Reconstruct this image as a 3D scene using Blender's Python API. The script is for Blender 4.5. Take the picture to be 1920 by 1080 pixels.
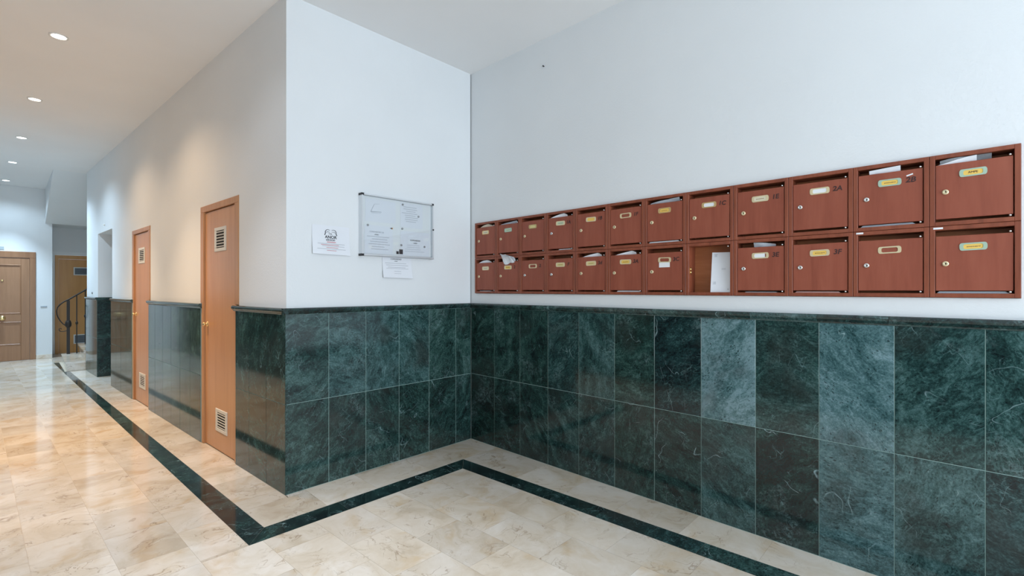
import bpy, bmesh, math, random
from mathutils import Vector, Matrix, noise
random.seed(7)
PI = math.pi
S = bpy.context.scene
COL = S.collection
for o in list(bpy.data.objects):
    bpy.data.objects.remove(o)

# ------------------------------------------------------------ camera
F_PX, HY, CAM_H = 871.7, 542.3, 1.37
cd = bpy.data.cameras.new('camera')
cd.sensor_width = 36.0
cd.lens = F_PX / 1920 * 36.0
cd.shift_y = (HY - 540) / 1920
cd.clip_start = 0.02
cam = bpy.data.objects.new('camera', cd)
COL.objects.link(cam)
cam.location = (3.22535, -2.80913, CAM_H)
cam.rotation_euler = (PI / 2, 0, math.radians(133.9172 - 90))
S.camera = cam

# ------------------------------------------------------------ world, light, exposure
w = bpy.data.worlds.new('world')
S.world = w
w.use_nodes = True
bg = w.node_tree.nodes['Background']
bg.inputs[0].default_value = (0.62, 0.80, 1.0, 1)
bg.inputs[1].default_value = 1.0
S.view_settings.view_transform = 'Standard'
S.view_settings.look = 'None'
S.view_settings.gamma = 1
S.view_settings.use_curve_mapping = False
S.view_settings.exposure = 0.22
CEIL = 3.345


def area_light(name, loc, rot, sx, sy, power, color):
    l = bpy.data.lights.new(name, 'AREA')
    l.shape = 'RECTANGLE'
    l.size, l.size_y = sx, sy
    l.energy = power
    l.color = color
    o = bpy.data.objects.new(name, l)
    o.location = loc
    o.rotation_euler = rot
    COL.objects.link(o)
    return o


def spot_light(name, loc, power, color, angle=120, blend=0.7, size=0.05):
    l = bpy.data.lights.new(name, 'SPOT')
    l.energy = power
    l.color = color
    l.spot_size = math.radians(angle)
    l.spot_blend = blend
    l.shadow_soft_size = size
    o = bpy.data.objects.new(name, l)
    o.location = loc
    COL.objects.link(o)
    return o


WARM = (1.0, 0.70, 0.44)
COOL = (0.88, 0.92, 1.0)
COOL2 = (0.60, 0.81, 1.0)
DAY = (0.77, 0.885, 1.0)
# daylight coming through the glazed entrance at the street end of the lobby
area_light('daylight_entrance', (6.58, -1.62, 1.40), (0, PI / 2, 0), 2.5, 2.7, 150, DAY)
# row of recessed ceiling lamps, then the added lobby fill lamps: (x, y, colour, power)
LAMPS = [(-1.842, -2.649, WARM), (-3.70, -2.770, WARM), (-5.576, -2.878, COOL2),
         (-7.377, -2.989, COOL2), (-9.228, -3.102, COOL2),
         (0.02, -2.53, COOL), (1.9, -2.3, COOL), (3.7, -2.2, COOL)]  # fill lamps added out of view to brighten the lobby
# each lamp: (narrow beam power, beam angle, wide spill power)
POWER = [(255, 78, 46), (255, 78, 46), (175, 84, 72), (185, 84, 120), (320, 70, 26), (150, 78, 14), (230, 74, 4), (120, 66, 0.5)]
for (lx, ly, lc), (pb, an, ps) in zip(LAMPS, POWER):
    spot_light('downlight_beam', (lx, ly, CEIL - 0.02), pb, lc, an, 1.0, 0.04)
    spot_light('downlight_spill', (lx, ly, CEIL - 0.02), ps, lc, 135, 0.7, 0.04)


# ------------------------------------------------------------ node helpers
def mat(name):
    m = bpy.data.materials.new(name)
    m.use_nodes = True
    nt = m.node_tree
    b = nt.nodes['Principled BSDF']
    return m, nt, b


def N(nt, t, **kw):
    n = nt.nodes.new(t)
    for k, v in kw.items():
        if k.startswith('i_'):
            key = k[2:]
            key = int(key) if key.isdigit() else key.replace('_', ' ')
            n.inputs[key].default_value = v
        else:
            setattr(n, k, v)
    return n


def L(nt, a, b):
    nt.links.new(a, b)


def ramp(nt, stops, interp='LINEAR'):
    r = N(nt, 'ShaderNodeValToRGB')
    cr = r.color_ramp
    cr.interpolation = interp
    while len(cr.elements) < len(stops):
        cr.elements.new(0.5)
    for e, (p, c) in zip(cr.elements, stops):
        e.position = p
        e.color = (c[0], c[1], c[2], 1) if not isinstance(c, (int, float)) else (c, c, c, 1)
    return r


def mix(nt, fac, a, b, blend='MIX'):
    m = N(nt, 'ShaderNodeMix', data_type='RGBA', blend_type=blend)
    for idx, v in ((0, fac), (6, a), (7, b)):
        if isinstance(v, (int, float)):
            m.inputs[idx].default_value = v
        elif isinstance(v, tuple):
            m.inputs[idx].default_value = (v[0], v[1], v[2], 1)
        else:
            L(nt, v, m.inputs[idx])
    return m.outputs[2]


def math_(nt, op, a, b=None, c=None):
    m = N(nt, 'ShaderNodeMath', operation=op)
    for i, v in enumerate((a, b, c)):
        if v is None:
            continue
        if isinstance(v, (int, float)):
            m.inputs[i].default_value = v
        else:
            L(nt, v, m.inputs[i])
    return m.outputs[0]


def obj_coords(nt, rnd=True, scale=(1, 1, 1), rot=False, amt=37.0):
    tc = N(nt, 'ShaderNodeTexCoord')
    mp = N(nt, 'ShaderNodeMapping')
    mp.inputs['Scale'].default_value = scale
    L(nt, tc.outputs['Object'], mp.inputs['Vector'])
    if not rnd:
        return mp.outputs[0]
    oi = N(nt, 'ShaderNodeObjectInfo')
    cmb = N(nt, 'ShaderNodeCombineXYZ')
    v = math_(nt, 'MULTIPLY', oi.outputs['Random'], amt)
    L(nt, v, cmb.inputs[0])
    L(nt, math_(nt, 'MULTIPLY', oi.outputs['Random'], amt * 2.3), cmb.inputs[1])
    L(nt, math_(nt, 'MULTIPLY', oi.outputs['Random'], amt * 1.7), cmb.inputs[2])
    L(nt, cmb.outputs[0], mp.inputs['Location'])
    if rot:
        c2 = N(nt, 'ShaderNodeCombineXYZ')
        r = math_(nt, 'MULTIPLY', oi.outputs['Random'], 50.0)
        L(nt, r, c2.inputs[1])
        L(nt, c2.outputs[0], mp.inputs['Rotation'])
    return mp.outputs[0]


def noise_(nt, vec, scale, detail=4, rough=0.55, dist=0.0):
    n = N(nt, 'ShaderNodeTexNoise')
    n.inputs['Scale'].default_value = scale
    n.inputs['Detail'].default_value = detail
    n.inputs['Roughness'].default_value = rough
    n.inputs['Distortion'].default_value = dist
    if vec is not None:
        L(nt, vec, n.inputs['Vector'])
    return n.outputs['Fac']


def ridge(nt, vec, scale, detail, dist, width):
    n = noise_(nt, vec, scale, detail, 0.5, dist)
    d = math_(nt, 'ABSOLUTE', math_(nt, 'SUBTRACT', n, 0.5))
    r = ramp(nt, [(0.0, 1.0), (width, 0.0)])
    L(nt, d, r.inputs[0])
    return r.outputs[0]


def flat(name, col, rough=0.6, metal=0.0, spec=0.5):
    m, nt, b = mat(name)
    b.inputs['Base Color'].default_value = (*col, 1)
    b.inputs['Roughness'].default_value = rough
    b.inputs['Metallic'].default_value = metal
    b.inputs['Specular IOR Level'].default_value = spec
    return m


def bump(nt, b, h, strength=0.1, dist=0.01):
    n = N(nt, 'ShaderNodeBump')
    n.inputs['Strength'].default_value = strength
    n.inputs['Distance'].default_value = dist
    L(nt, h, n.inputs['Height'])
    L(nt, n.outputs[0], b.inputs['Normal'])


# ------------------------------------------------------------ materials
def m_paint(name, col, bs=0.12):
    m, nt, b = mat(name)
    v = obj_coords(nt, False)
    n1 = noise_(nt, v, 1.3, 3)
    r = ramp(nt, [(0.3, tuple(c * 0.965 for c in col)), (0.7, col)])
    L(nt, n1, r.inputs[0])
    L(nt, r.outputs[0], b.inputs['Base Color'])
    b.inputs['Roughness'].default_value = 0.62
    b.inputs['Specular IOR Level'].default_value = 0.3
    bump(nt, b, noise_(nt, v, 70, 4, 0.6), bs, 0.004)
    return m


PAINT = m_paint('wall_paint', (0.80, 0.82, 0.83), 0.25)
CEILP = m_paint('ceiling_paint', (0.88, 0.875, 0.87), 0.05)


def m_green(name, axis_rot=True, rough=0.085):
    m, nt, b = mat(name)
    v = obj_coords(nt, True, (1, 1, 1), True)
    oi = N(nt, 'ShaderNodeObjectInfo')
    sep = N(nt, 'ShaderNodeSeparateColor')
    L(nt, oi.outputs['Color'], sep.inputs[0])
    tone, teal, vein = sep.outputs[0], sep.outputs[1], sep.outputs[2]
    warp = N(nt, 'ShaderNodeTexNoise')
    warp.inputs['Scale'].default_value = 3.0
    warp.inputs['Detail'].default_value = 3
    L(nt, v, warp.inputs['Vector'])
    va = N(nt, 'ShaderNodeVectorMath', operation='MULTIPLY_ADD')
    va.inputs[1].default_value = (0.16, 0.16, 0.16)
    L(nt, warp.outputs['Color'], va.inputs[0])
    L(nt, v, va.inputs[2])
    vw = va.outputs[0]
    st = N(nt, 'ShaderNodeMapping')
    st.inputs['Scale'].default_value = (1.0, 1.0, 2.0)
    st.inputs['Rotation'].default_value = (0, 0.6, 0)
    L(nt, vw, st.inputs[0])
    n1 = noise_(nt, st.outputs[0], 3.2, 8, 0.62, 1.2)
    n2 = noise_(nt, st.outputs[0], 20, 12, 0.78, 0.9)
    n3 = noise_(nt, v, 110, 5, 0.8)
    s = math_(nt, 'ADD', math_(nt, 'MULTIPLY', n1, 0.46), math_(nt, 'MULTIPLY', n2, 0.54))
    s = math_(nt, 'ADD', s, math_(nt, 'MULTIPLY', math_(nt, 'SUBTRACT', n3, 0.5), 0.42))
    s = math_(nt, 'ADD', math_(nt, 'MULTIPLY', math_(nt, 'SUBTRACT', s, 0.5), 1.6), 0.5)
    # the object's tone shifts the ramp
    s = math_(nt, 'ADD', s, math_(nt, 'MULTIPLY', math_(nt, 'SUBTRACT', tone, 0.5), 0.34))
    ra = ramp(nt, [(0.28, (0.006, 0.010, 0.010)), (0.44, (0.012, 0.031, 0.026)), (0.55, (0.026, 0.066, 0.055)),
                   (0.68, (0.062, 0.120, 0.104)), (0.86, (0.15, 0.23, 0.21))])
    rb = ramp(nt, [(0.28, (0.006, 0.013, 0.016)), (0.44, (0.016, 0.040, 0.043)), (0.55, (0.038, 0.092, 0.098)),
                   (0.68, (0.085, 0.165, 0.175)), (0.86, (0.20, 0.31, 0.34))])
    L(nt, s, ra.inputs[0])
    L(nt, s, rb.inputs[0])
    c = mix(nt, teal, ra.outputs[0], rb.outputs[0])
    # rusty dark clouds
    rc = ramp(nt, [(0.52, 0.0), (0.68, 0.65)])
    L(nt, noise_(nt, vw, 2.6, 4, 0.6), rc.inputs[0])
    c = mix(nt, rc.outputs[0], c, (0.026, 0.030, 0.027))
    # thin pale veins, short
    sv = N(nt, 'ShaderNodeMapping')
    sv.inputs['Scale'].default_value = (2.6, 2.6, 0.9)
    sv.inputs['Rotation'].default_value = (0, 0.5, 0)
    L(nt, vw, sv.inputs[0])
    v1 = ridge(nt, sv.outputs[0], 2.6, 1.5, 0.0, 0.0040)
    mk = ramp(nt, [(0.52, 0.0), (0.62, 1.0)])
    L(nt, noise_(nt, v, 7.5, 4), mk.inputs[0])
    vf = math_(nt, 'MULTIPLY', math_(nt, 'MULTIPLY', v1, mk.outputs[0]), vein)
    c = mix(nt, vf, c, (0.36, 0.50, 0.52))
    v2 = ridge(nt, st.outputs[0], 9.0, 5, 0.5, 0.014)
    mk2 = ramp(nt, [(0.46, 0.0), (0.60, 0.40)])
    L(nt, noise_(nt, v, 7.5, 2), mk2.inputs[0])
    c = mix(nt, math_(nt, 'MULTIPLY', v2, mk2.outputs[0]), c, (0.15, 0.27, 0.27))
    # crystals
    vo = N(nt, 'ShaderNodeTexVoronoi')
    vo.inputs['Scale'].default_value = 26
    L(nt, vw, vo.inputs['Vector'])
    rs = ramp(nt, [(0.035, 0.55), (0.08, 0.0)])
    L(nt, vo.outputs['Distance'], rs.inputs[0])
    mk3 = ramp(nt, [(0.56, 0.0), (0.64, 1.0)])
    L(nt, noise_(nt, v, 4.0, 2), mk3.inputs[0])
    c = mix(nt, math_(nt, 'MULTIPLY', rs.outputs[0], mk3.outputs[0]), c, (0.40, 0.52, 0.50))
    # pale crystalline patches
    pm1 = ramp(nt, [(0.57, 0.0), (0.68, 1.0)])
    L(nt, noise_(nt, v, 3.6, 3, 0.5, 0.4), pm1.inputs[0])
    pm2 = ramp(nt, [(0.48, 0.0), (0.66, 0.75)])
    L(nt, noise_(nt, v, 48, 8, 0.8, 0.5), pm2.inputs[0])
    c = mix(nt, math_(nt, 'MULTIPLY', pm1.outputs[0], pm2.outputs[0]), c, (0.17, 0.26, 0.26))
    # dark pits
    vp = N(nt, 'ShaderNodeTexVoronoi')
    vp.inputs['Scale'].default_value = 42
    L(nt, st.outputs[0], vp.inputs['Vector'])
    rp_ = ramp(nt, [(0.14, 0.85), (0.30, 0.0)])
    L(nt, vp.outputs['Distance'], rp_.inputs[0])
    mk4 = ramp(nt, [(0.46, 0.0), (0.56, 1.0)])
    L(nt, noise_(nt, v, 9.0, 3), mk4.inputs[0])
    c = mix(nt, math_(nt, 'MULTIPLY', rp_.outputs[0], mk4.outputs[0]), c, (0.006, 0.014, 0.014))
    L(nt, c, b.inputs['Base Color'])
    b.inputs['Roughness'].default_value = rough
    b.inputs['Specular IOR Level'].default_value = 0.5
    return m


GREEN = m_green('green_marble')
GROUT = flat('pale_green_grout', (0.36, 0.52, 0.48), 0.8)
GROUTF = flat('floor_grout', (0.48, 0.41, 0.32), 0.8)


def m_cream(name, rough=0.10):
    m, nt, b = mat(name)
    v = obj_coords(nt, True, (1, 1, 1), False, 21.0)
    oi = N(nt, 'ShaderNodeObjectInfo')
    warp = N(nt, 'ShaderNodeTexNoise')
    warp.inputs['Scale'].default_value = 2.2
    warp.inputs['Detail'].default_value = 4
    L(nt, v, warp.inputs['Vector'])
    va = N(nt, 'ShaderNodeVectorMath', operation='MULTIPLY_ADD')
    va.inputs[1].default_value = (0.5, 0.5, 0.5)
    L(nt, warp.outputs['Color'], va.inputs[0])
    L(nt, v, va.inputs[2])
    vw = va.outputs[0]
    n1 = noise_(nt, vw, 3.0, 6, 0.6, 0.6)
    r1 = ramp(nt, [(0.30, (0.49, 0.405, 0.30)), (0.45, (0.60, 0.525, 0.425)), (0.60, (0.66, 0.60, 0.52)), (0.76, (0.72, 0.675, 0.61))])
    L(nt, n1, r1.inputs[0])
    c = r1.outputs[0]
    ry = ramp(nt, [(0.56, 0.0), (0.70, 0.60)])
    L(nt, noise_(nt, vw, 4.2, 3), ry.inputs[0])
    c = mix(nt, ry.outputs[0], c, (0.52, 0.38, 0.22))
    v1 = ridge(nt, vw, 5.5, 8, 1.2, 0.016)
    mk = ramp(nt, [(0.48, 0.0), (0.62, 0.75)])
    L(nt, noise_(nt, v, 5.0, 3), mk.inputs[0])
    c = mix(nt, math_(nt, 'MULTIPLY', v1, mk.outputs[0]), c, (0.27, 0.19, 0.12))
    v2 = ridge(nt, vw, 11.0, 4, 1.0, 0.02)
    mk2 = ramp(nt, [(0.55, 0.0), (0.66, 0.38)])
    L(nt, noise_(nt, v, 6.5, 2), mk2.inputs[0])
    c = mix(nt, math_(nt, 'MULTIPLY', v2, mk2.outputs[0]), c, (0.34, 0.27, 0.18))
    tone = math_(nt, 'ADD', math_(nt, 'MULTIPLY', oi.outputs['Random'], 0.17), 0.90)
    hs = N(nt, 'ShaderNodeHueSaturation')
    L(nt, tone, hs.inputs['Value'])
    L(nt, c, hs.inputs['Color'])
    L(nt, hs.outputs[0], b.inputs['Base Color'])
    b.inputs['Roughness'].default_value = rough
    b.inputs['Specular IOR Level'].default_value = 0.5
    return m


CREAM = m_cream('cream_marble')


def m_wood(name, dark, mid, light, rough=0.35, grain=(1, 1, 0.08), sc=26, bs=0.03, rnd=True):
    m, nt, b = mat(name)
    v = obj_coords(nt, rnd, grain)
    n1 = noise_(nt, v, sc, 6, 0.6, 0.6)
    n2 = noise_(nt, v, sc * 5, 3, 0.6)
    s = math_(nt, 'ADD', math_(nt, 'MULTIPLY', n1, 0.75), math_(nt, 'MULTIPLY', n2, 0.25))
    r = ramp(nt, [(0.30, dark), (0.5, mid), (0.72, light)])
    L(nt, s, r.inputs[0])
    L(nt, r.outputs[0], b.inputs['Base Color'])
    b.inputs['Roughness'].default_value = rough
    b.inputs['Specular IOR Level'].default_value = 0.4
    bump(nt, b, n2, bs, 0.002)
    return m


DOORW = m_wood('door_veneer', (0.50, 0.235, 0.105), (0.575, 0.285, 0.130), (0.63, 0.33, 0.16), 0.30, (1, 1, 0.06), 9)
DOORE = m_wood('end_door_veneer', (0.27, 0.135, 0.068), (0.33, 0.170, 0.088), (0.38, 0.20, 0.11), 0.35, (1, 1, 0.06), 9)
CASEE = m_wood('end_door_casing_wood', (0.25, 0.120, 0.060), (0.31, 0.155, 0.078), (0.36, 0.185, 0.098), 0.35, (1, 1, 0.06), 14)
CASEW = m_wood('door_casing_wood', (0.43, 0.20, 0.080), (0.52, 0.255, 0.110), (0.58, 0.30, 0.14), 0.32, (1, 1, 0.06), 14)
DOORA = m_wood('alcove_door_veneer', (0.55, 0.27, 0.085), (0.63, 0.32, 0.11), (0.68, 0.36, 0.13), 0.35, (1, 1, 0.06), 9)
BOXF = m_wood('mailbox_frame_mahogany', (0.17, 0.042, 0.020), (0.25, 0.066, 0.032), (0.31, 0.090, 0.046), 0.38, (1, 1, 0.10), 22)
BOXD = m_wood('mailbox_door_mahogany', (0.240, 0.058, 0.031), (0.295, 0.076, 0.042), (0.34, 0.096, 0.055), 0.46, (1, 1, 0.10), 16)
BOXI = m_wood('mailbox_inside_wood', (0.36, 0.12, 0.045), (0.45, 0.16, 0.062), (0.52, 0.20, 0.085), 0.5, (0.12, 1, 1), 22)
BRASS = flat('brass', (0.80, 0.60, 0.30), 0.28, 1.0)
STEEL = flat('polished_steel', (0.80, 0.80, 0.78), 0.25, 1.0)
DARKM = flat('dark_metal', (0.025, 0.022, 0.02), 0.45, 0.6)
IRON = flat('dark_wrought_iron', (0.035, 0.030, 0.028), 0.5, 0.5)
ALU = flat('brushed_aluminium', (0.72, 0.75, 0.78), 0.38, 0.6)
BLACKP = flat('black_plastic', (0.015, 0.015, 0.018), 0.5)
WHITEP = flat('white_plastic', (0.78, 0.78, 0.76), 0.4)
GRILLE = flat('grille_cream_enamel', (0.72, 0.68, 0.60), 0.4)
PAPER = flat('white_paper', (0.80, 0.82, 0.86), 0.8)
PAPERB = flat('beige_paper', (0.62, 0.54, 0.42), 0.8)
PAPERG = flat('grey_newsprint', (0.42, 0.45, 0.50), 0.8)
PAPERR = flat('pink_paper', (0.66, 0.40, 0.36), 0.8)
BOARDW = flat('board_sheet', (0.82, 0.84, 0.84), 0.5)
INK = flat('black_ink', (0.02, 0.02, 0.025), 0.6)
INKG = flat('grey_ink', (0.36, 0.38, 0.42), 0.7)
INKL = flat('pale_grey_ink', (0.52, 0.54, 0.58), 0.7)
INKR = flat('red_ink', (0.60, 0.24, 0.26), 0.7)
INKM = flat('marker_ink', (0.05, 0.018, 0.016), 0.6)
ORANGE = flat('orange_ink', (0.72, 0.36, 0.08), 0.6)
YELLOW = flat('yellow_card', (0.85, 0.56, 0.12), 0.6)
YELLP = flat('pale_yellow_card', (0.72, 0.62, 0.28), 0.6)
GREENC = flat('pale_green_card', (0.52, 0.66, 0.48), 0.6)
WHITEC = flat('white_card', (0.85, 0.86, 0.88), 0.6)
CREAMC = flat('cream_card', (0.74, 0.68, 0.52), 0.6)
BRASSP = flat('pale_worn_brass', (0.78, 0.66, 0.42), 0.42, 0.55)
BRASSG = flat('greenish_worn_brass', (0.42, 0.56, 0.44), 0.42, 0.3)
DARKI = flat('painted_dark', (0.02, 0.017, 0.015), 0.8)
MAGN = flat('grey_magnet', (0.30, 0.30, 0.30), 0.35)



def m_glass(name, fac=0.06, rough=0.02, tint=(1, 1, 1)):
    m = bpy.data.materials.new(name)
    m.use_nodes = True
    nt = m.node_tree
    nt.nodes.clear()
    out = N(nt, 'ShaderNodeOutputMaterial')
    tr = N(nt, 'ShaderNodeBsdfTransparent')
    tr.inputs[0].default_value = (*tint, 1)
    gl = N(nt, 'ShaderNodeBsdfGlossy')
    gl.inputs['Roughness'].default_value = rough
    mx = N(nt, 'ShaderNodeMixShader')
    fr = N(nt, 'ShaderNodeFresnel')
    fr.inputs[0].default_value = 1.45
    L(nt, fr.outputs[0], mx.inputs[0])
    L(nt, tr.outputs[0], mx.inputs[1])
    L(nt, gl.outputs[0], mx.inputs[2])
    L(nt, mx.outputs[0], out.inputs[0])
    return m


GLASS = m_glass('clear_pane', tint=(0.99, 0.995, 0.995))
PLASTIC = m_glass('clear_plastic_film', rough=0.2, tint=(0.75, 0.78, 0.82))
_nt = PLASTIC.node_tree
_df = N(_nt, 'ShaderNodeBsdfDiffuse')
_df.inputs[0].default_value = (0.55, 0.58, 0.62, 1)
_mx = N(_nt, 'ShaderNodeMixShader')
_mx.inputs[0].default_value = 0.45
_out = [n for n in _nt.nodes if n.type == 'OUTPUT_MATERIAL'][0]
_old = _out.inputs[0].links[0].from_socket
L(_nt, _old, _mx.inputs[1])
L(_nt, _df.outputs[0], _mx.inputs[2])
L(_nt, _mx.outputs[0], _out.inputs[0])


def m_emit(name, col, s):
    m, nt, b = mat(name)
    b.inputs['Base Color'].default_value = (*col, 1)
    b.inputs['Emission Color'].default_value = (*col, 1)
    b.inputs['Emission Strength'].default_value = s
    return m


EM_WARM = m_emit('warm_lamp_glow', (1.0, 0.90, 0.76), 9)
EM_COOL = m_emit('cool_lamp_glow', (0.86, 0.96, 1.0), 9)


# ------------------------------------------------------------ mesh helpers
class MB:
    def __init__(s):
        s.v = []
        s.f = []
        s.m = []
        s.sm = []

    def add(s, vs, fs, mi=0, smooth=False):
        k = len(s.v)
        s.v += [tuple(v) for v in vs]
        for f in fs:
            s.f.append([k + i for i in f])
            s.m.append(mi)
            s.sm.append(smooth)
        return s

    def box(s, x0, x1, y0, y1, z0, z1, mi=0):
        vs = [(x0, y0, z0), (x1, y0, z0), (x1, y1, z0), (x0, y1, z0), (x0, y0, z1), (x1, y0, z1), (x1, y1, z1), (x0, y1, z1)]
        fs = [(0, 3, 2, 1), (4, 5, 6, 7), (0, 1, 5, 4), (1, 2, 6, 5), (2, 3, 7, 6), (3, 0, 4, 7)]
        return s.add(vs, fs, mi)

    def bevbox(s, x0, x1, y0, y1, z0, z1, c=0.002, mi=0):
        """box with the edges of its -y face chamfered"""
        vs = [(x0 + c, y0, z0 + c), (x1 - c, y0, z0 + c), (x1 - c, y0, z1 - c), (x0 + c, y0, z1 - c),
              (x0, y0 + c, z0), (x1, y0 + c, z0), (x1, y0 + c, z1), (x0, y0 + c, z1),
              (x0, y1, z0), (x1, y1, z0), (x1, y1, z1), (x0, y1, z1)]
        fs = [(0, 1, 2, 3), (0, 4, 5, 1), (1, 5, 6, 2), (2, 6, 7, 3), (3, 7, 4, 0), (4, 8, 9, 5), (5, 9, 10, 6), (6, 10, 11, 7),
              (7, 11, 8, 4), (8, 11, 10, 9)]
        return s.add(vs, fs, mi)

    def prism(s, poly, z0, z1, mi=0):
        n = len(poly)
        vs = [(x, y, z0) for x, y in poly] + [(x, y, z1) for x, y in poly]
        fs = [tuple(range(n))[::-1], tuple(range(n, 2 * n))]
        for i in range(n):
            j = (i + 1) % n
            fs.append((i, j, n + j, n + i))
        return s.add(vs, fs, mi)

    def extr(s, prof, x0, x1, mi=0):
        """profile in (y, z) swept along x"""
        n = len(prof)
        vs = [(x0, y, z) for y, z in prof] + [(x1, y, z) for y, z in prof]
        fs = [tuple(range(n))[::-1], tuple(range(n, 2 * n))]
        for i in range(n):
            j = (i + 1) % n
            fs.append((i, j, n + j, n + i))
        return s.add(vs, fs, mi)

    def lathe(s, prof, seg=20, axis='y', c=(0, 0, 0), mi=0, smooth=True):
        """prof: (radius, offset along axis)"""
        vs = []
        for r, h in prof:
            for k in range(seg):
                a = 2 * PI * k / seg
                p = (r * math.cos(a), r * math.sin(a))
                if axis == 'y':
                    vs.append((c[0] + p[0], c[1] + h, c[2] + p[1]))
                elif axis == 'z':
                    vs.append((c[0] + p[0], c[1] + p[1], c[2] + h))
                else:
                    vs.append((c[0] + h, c[1] + p[0], c[2] + p[1]))
        fs = []
        for i in range(len(prof) - 1):
            for k in range(seg):
                k2 = (k + 1) % seg
                fs.append((i * seg + k, i * seg + k2, (i + 1) * seg + k2, (i + 1) * seg + k))
        fs.append(tuple(range(seg)))
        fs.append(tuple(range((len(prof) - 1) * seg, len(prof) * seg)))
        return s.add(vs, fs, mi, smooth)

    def tube(s, pts, r, seg=8, mi=0, rs=None):
        pts = [Vector(p) for p in pts]
        vs = []
        prev = None
        for i, p in enumerate(pts):
            t = (pts[min(i + 1, len(pts) - 1)] - pts[max(i - 1, 0)]).normalized()
            if prev is None:
                up = Vector((0, 0, 1)) if abs(t.z) < 0.9 else Vector((1, 0, 0))
                a = t.cross(up).normalized()
            else:
                a = (prev - t * prev.dot(t)).normalized()
            prev = a
            b = t.cross(a)
            rr = rs[i] if rs else r
            for k in range(seg):
                an = 2 * PI * k / seg
                vs.append(tuple(p + a * (rr * math.cos(an)) + b * (rr * math.sin(an))))
        fs = []
        for i in range(len(pts) - 1):
            for k in range(seg):
                k2 = (k + 1) % seg
                fs.append((i * seg + k, i * seg + k2, (i + 1) * seg + k2, (i + 1) * seg + k))
        fs.append(tuple(range(seg))[::-1])
        fs.append(tuple(range((len(pts) - 1) * seg, len(pts) * seg)))
        return s.add(vs, fs, mi, True)

    def mesh(s, name, mats, fix=True):
        me = bpy.data.meshes.new(name)
        me.from_pydata(s.v, [], s.f)
        for m in (mats if isinstance(mats, (list, tuple)) else [mats]):
            me.materials.append(m)
        me.polygons.foreach_set('material_index', s.m)
        me.polygons.foreach_set('use_smooth', s.sm)
        if fix:
            bm = bmesh.new()
            bm.from_mesh(me)
            bmesh.ops.recalc_face_normals(bm, faces=bm.faces)
            bm.to_mesh(me)
            bm.free()
        me.update()
        return me


def link(name, me, parent=None, loc=None, rot=None, color=None, label=None, kind=None):
    o = bpy.data.objects.new(name, me)
    COL.objects.link(o)
    if parent:
        o.parent = parent
    if loc:
        o.location = loc
    if rot:
        o.rotation_euler = rot
    if color:
        o.color = color
    if label:
        o['label'] = label
    if kind:
        o['kind'] = kind
    return o


def obj(name, mb, mats, parent=None, **kw):
    return link(name, mb.mesh(name, mats), parent, **kw)


def thing(name, label, cat, loc=(0, 0, 0), rotz=0.0, group=None, me=None):
    o = bpy.data.objects.new(name, me)
    COL.objects.link(o)
    o.location = loc
    o.rotation_euler = (0, 0, rotz)
    o['label'] = label
    o['category'] = cat
    if group:
        o['group'] = group
    return o


TXT = {}


def text_mb(s, size, mat_, thick=0.0004, shear=0.0, bold=0.0):
    """flat text as a mesh lying in the x-z plane, facing -y, centred"""
    key = (s, size, mat_.name, shear, bold)
    if key in TXT:
        return TXT[key]
    cu = bpy.data.curves.new('t', 'FONT')
    cu.body = s
    cu.size = size
    cu.shear = shear
    cu.offset = bold
    cu.align_x = 'CENTER'
    cu.align_y = 'CENTER'
    cu.extrude = thick
    cu.resolution_u = 3
    to = bpy.data.objects.new('t', cu)
    COL.objects.link(to)
    bpy.context.view_layer.update()
    dg = bpy.context.evaluated_depsgraph_get()
    me = bpy.data.meshes.new_from_object(to.evaluated_get(dg))
    bpy.data.objects.remove(to)
    me.transform(Matrix.Rotation(PI / 2, 4, 'X'))
    me.materials.clear()
    me.materials.append(mat_)
    me.name = 'lettering'
    TXT[key] = me
    return me


# ------------------------------------------------------------ geometry of the place
SL = 0.069
ROTC = math.atan(SL)          # corridor wall turn
OC = (0.0, -1.63)             # outer corner
K = 1 / math.hypot(1, SL)


def corr(u, n=0.0):
    """corridor wall frame to world plan; u away from the corner, n into the wall"""
    return (OC[0] - u * K - SL * K * n, OC[1] - SL * K * u + n * K)


X_END = -9.8
PL = 0.012                    # plaster face lies this far behind the tile face
LEDGE0, LEDGE1 = 1.200, 1.243


def left_y(x):                # the corridor's opposite wall
    return -3.46 + 0.06 * x


# ---- floor slab
fl = MB()
fl.prism([(-10.9, -4.6), (6.9, -4.6), (6.9, 0.35), (-10.9, 0.35)], -0.12, -0.0010)
floor = obj('floor', fl, GROUTF, kind='structure')


# ---- floor tiles clipped against the green border
def clip(poly, a, b):
    """keep the side to the left of a->b"""
    out = []
    def side(p):
        return (b[0] - a[0]) * (p[1] - a[1]) - (b[1] - a[1]) * (p[0] - a[0])
    for i in range(len(poly)):
        p, q = poly[i], poly[(i + 1) % len(poly)]
        sp, sq = side(p), side(q)
        if sp >= 0:
            out.append(p)
        if sp * sq < 0:
            t = sp / (sp - sq)
            out.append((p[0] + t * (q[0] - p[0]), p[1] + t * (q[1] - p[1])))
    return out


def parea(p):
    return 0.5 * sum(p[i][0] * p[(i + 1) % len(p)][1] - p[(i + 1) % len(p)][0] * p[i][1] for i in range(len(p)))


SG = 0.055
# border edges
BO_R = lambda x: -0.511 + SG * (x - 0.49)      # outer (room side) edge along the mailbox wall
BI_R = lambda x: -0.381 + SG * (x - 0.345)     # inner (wall side)
BO_L = lambda x: -1.995 + 0.0535 * (x - 0.478)  # corridor run, room side
BI_L = lambda x: -1.872 + 0.0600 * (x - 0.341)
CO, CI = 0.490, 0.343                          # run along the notice wall


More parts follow.
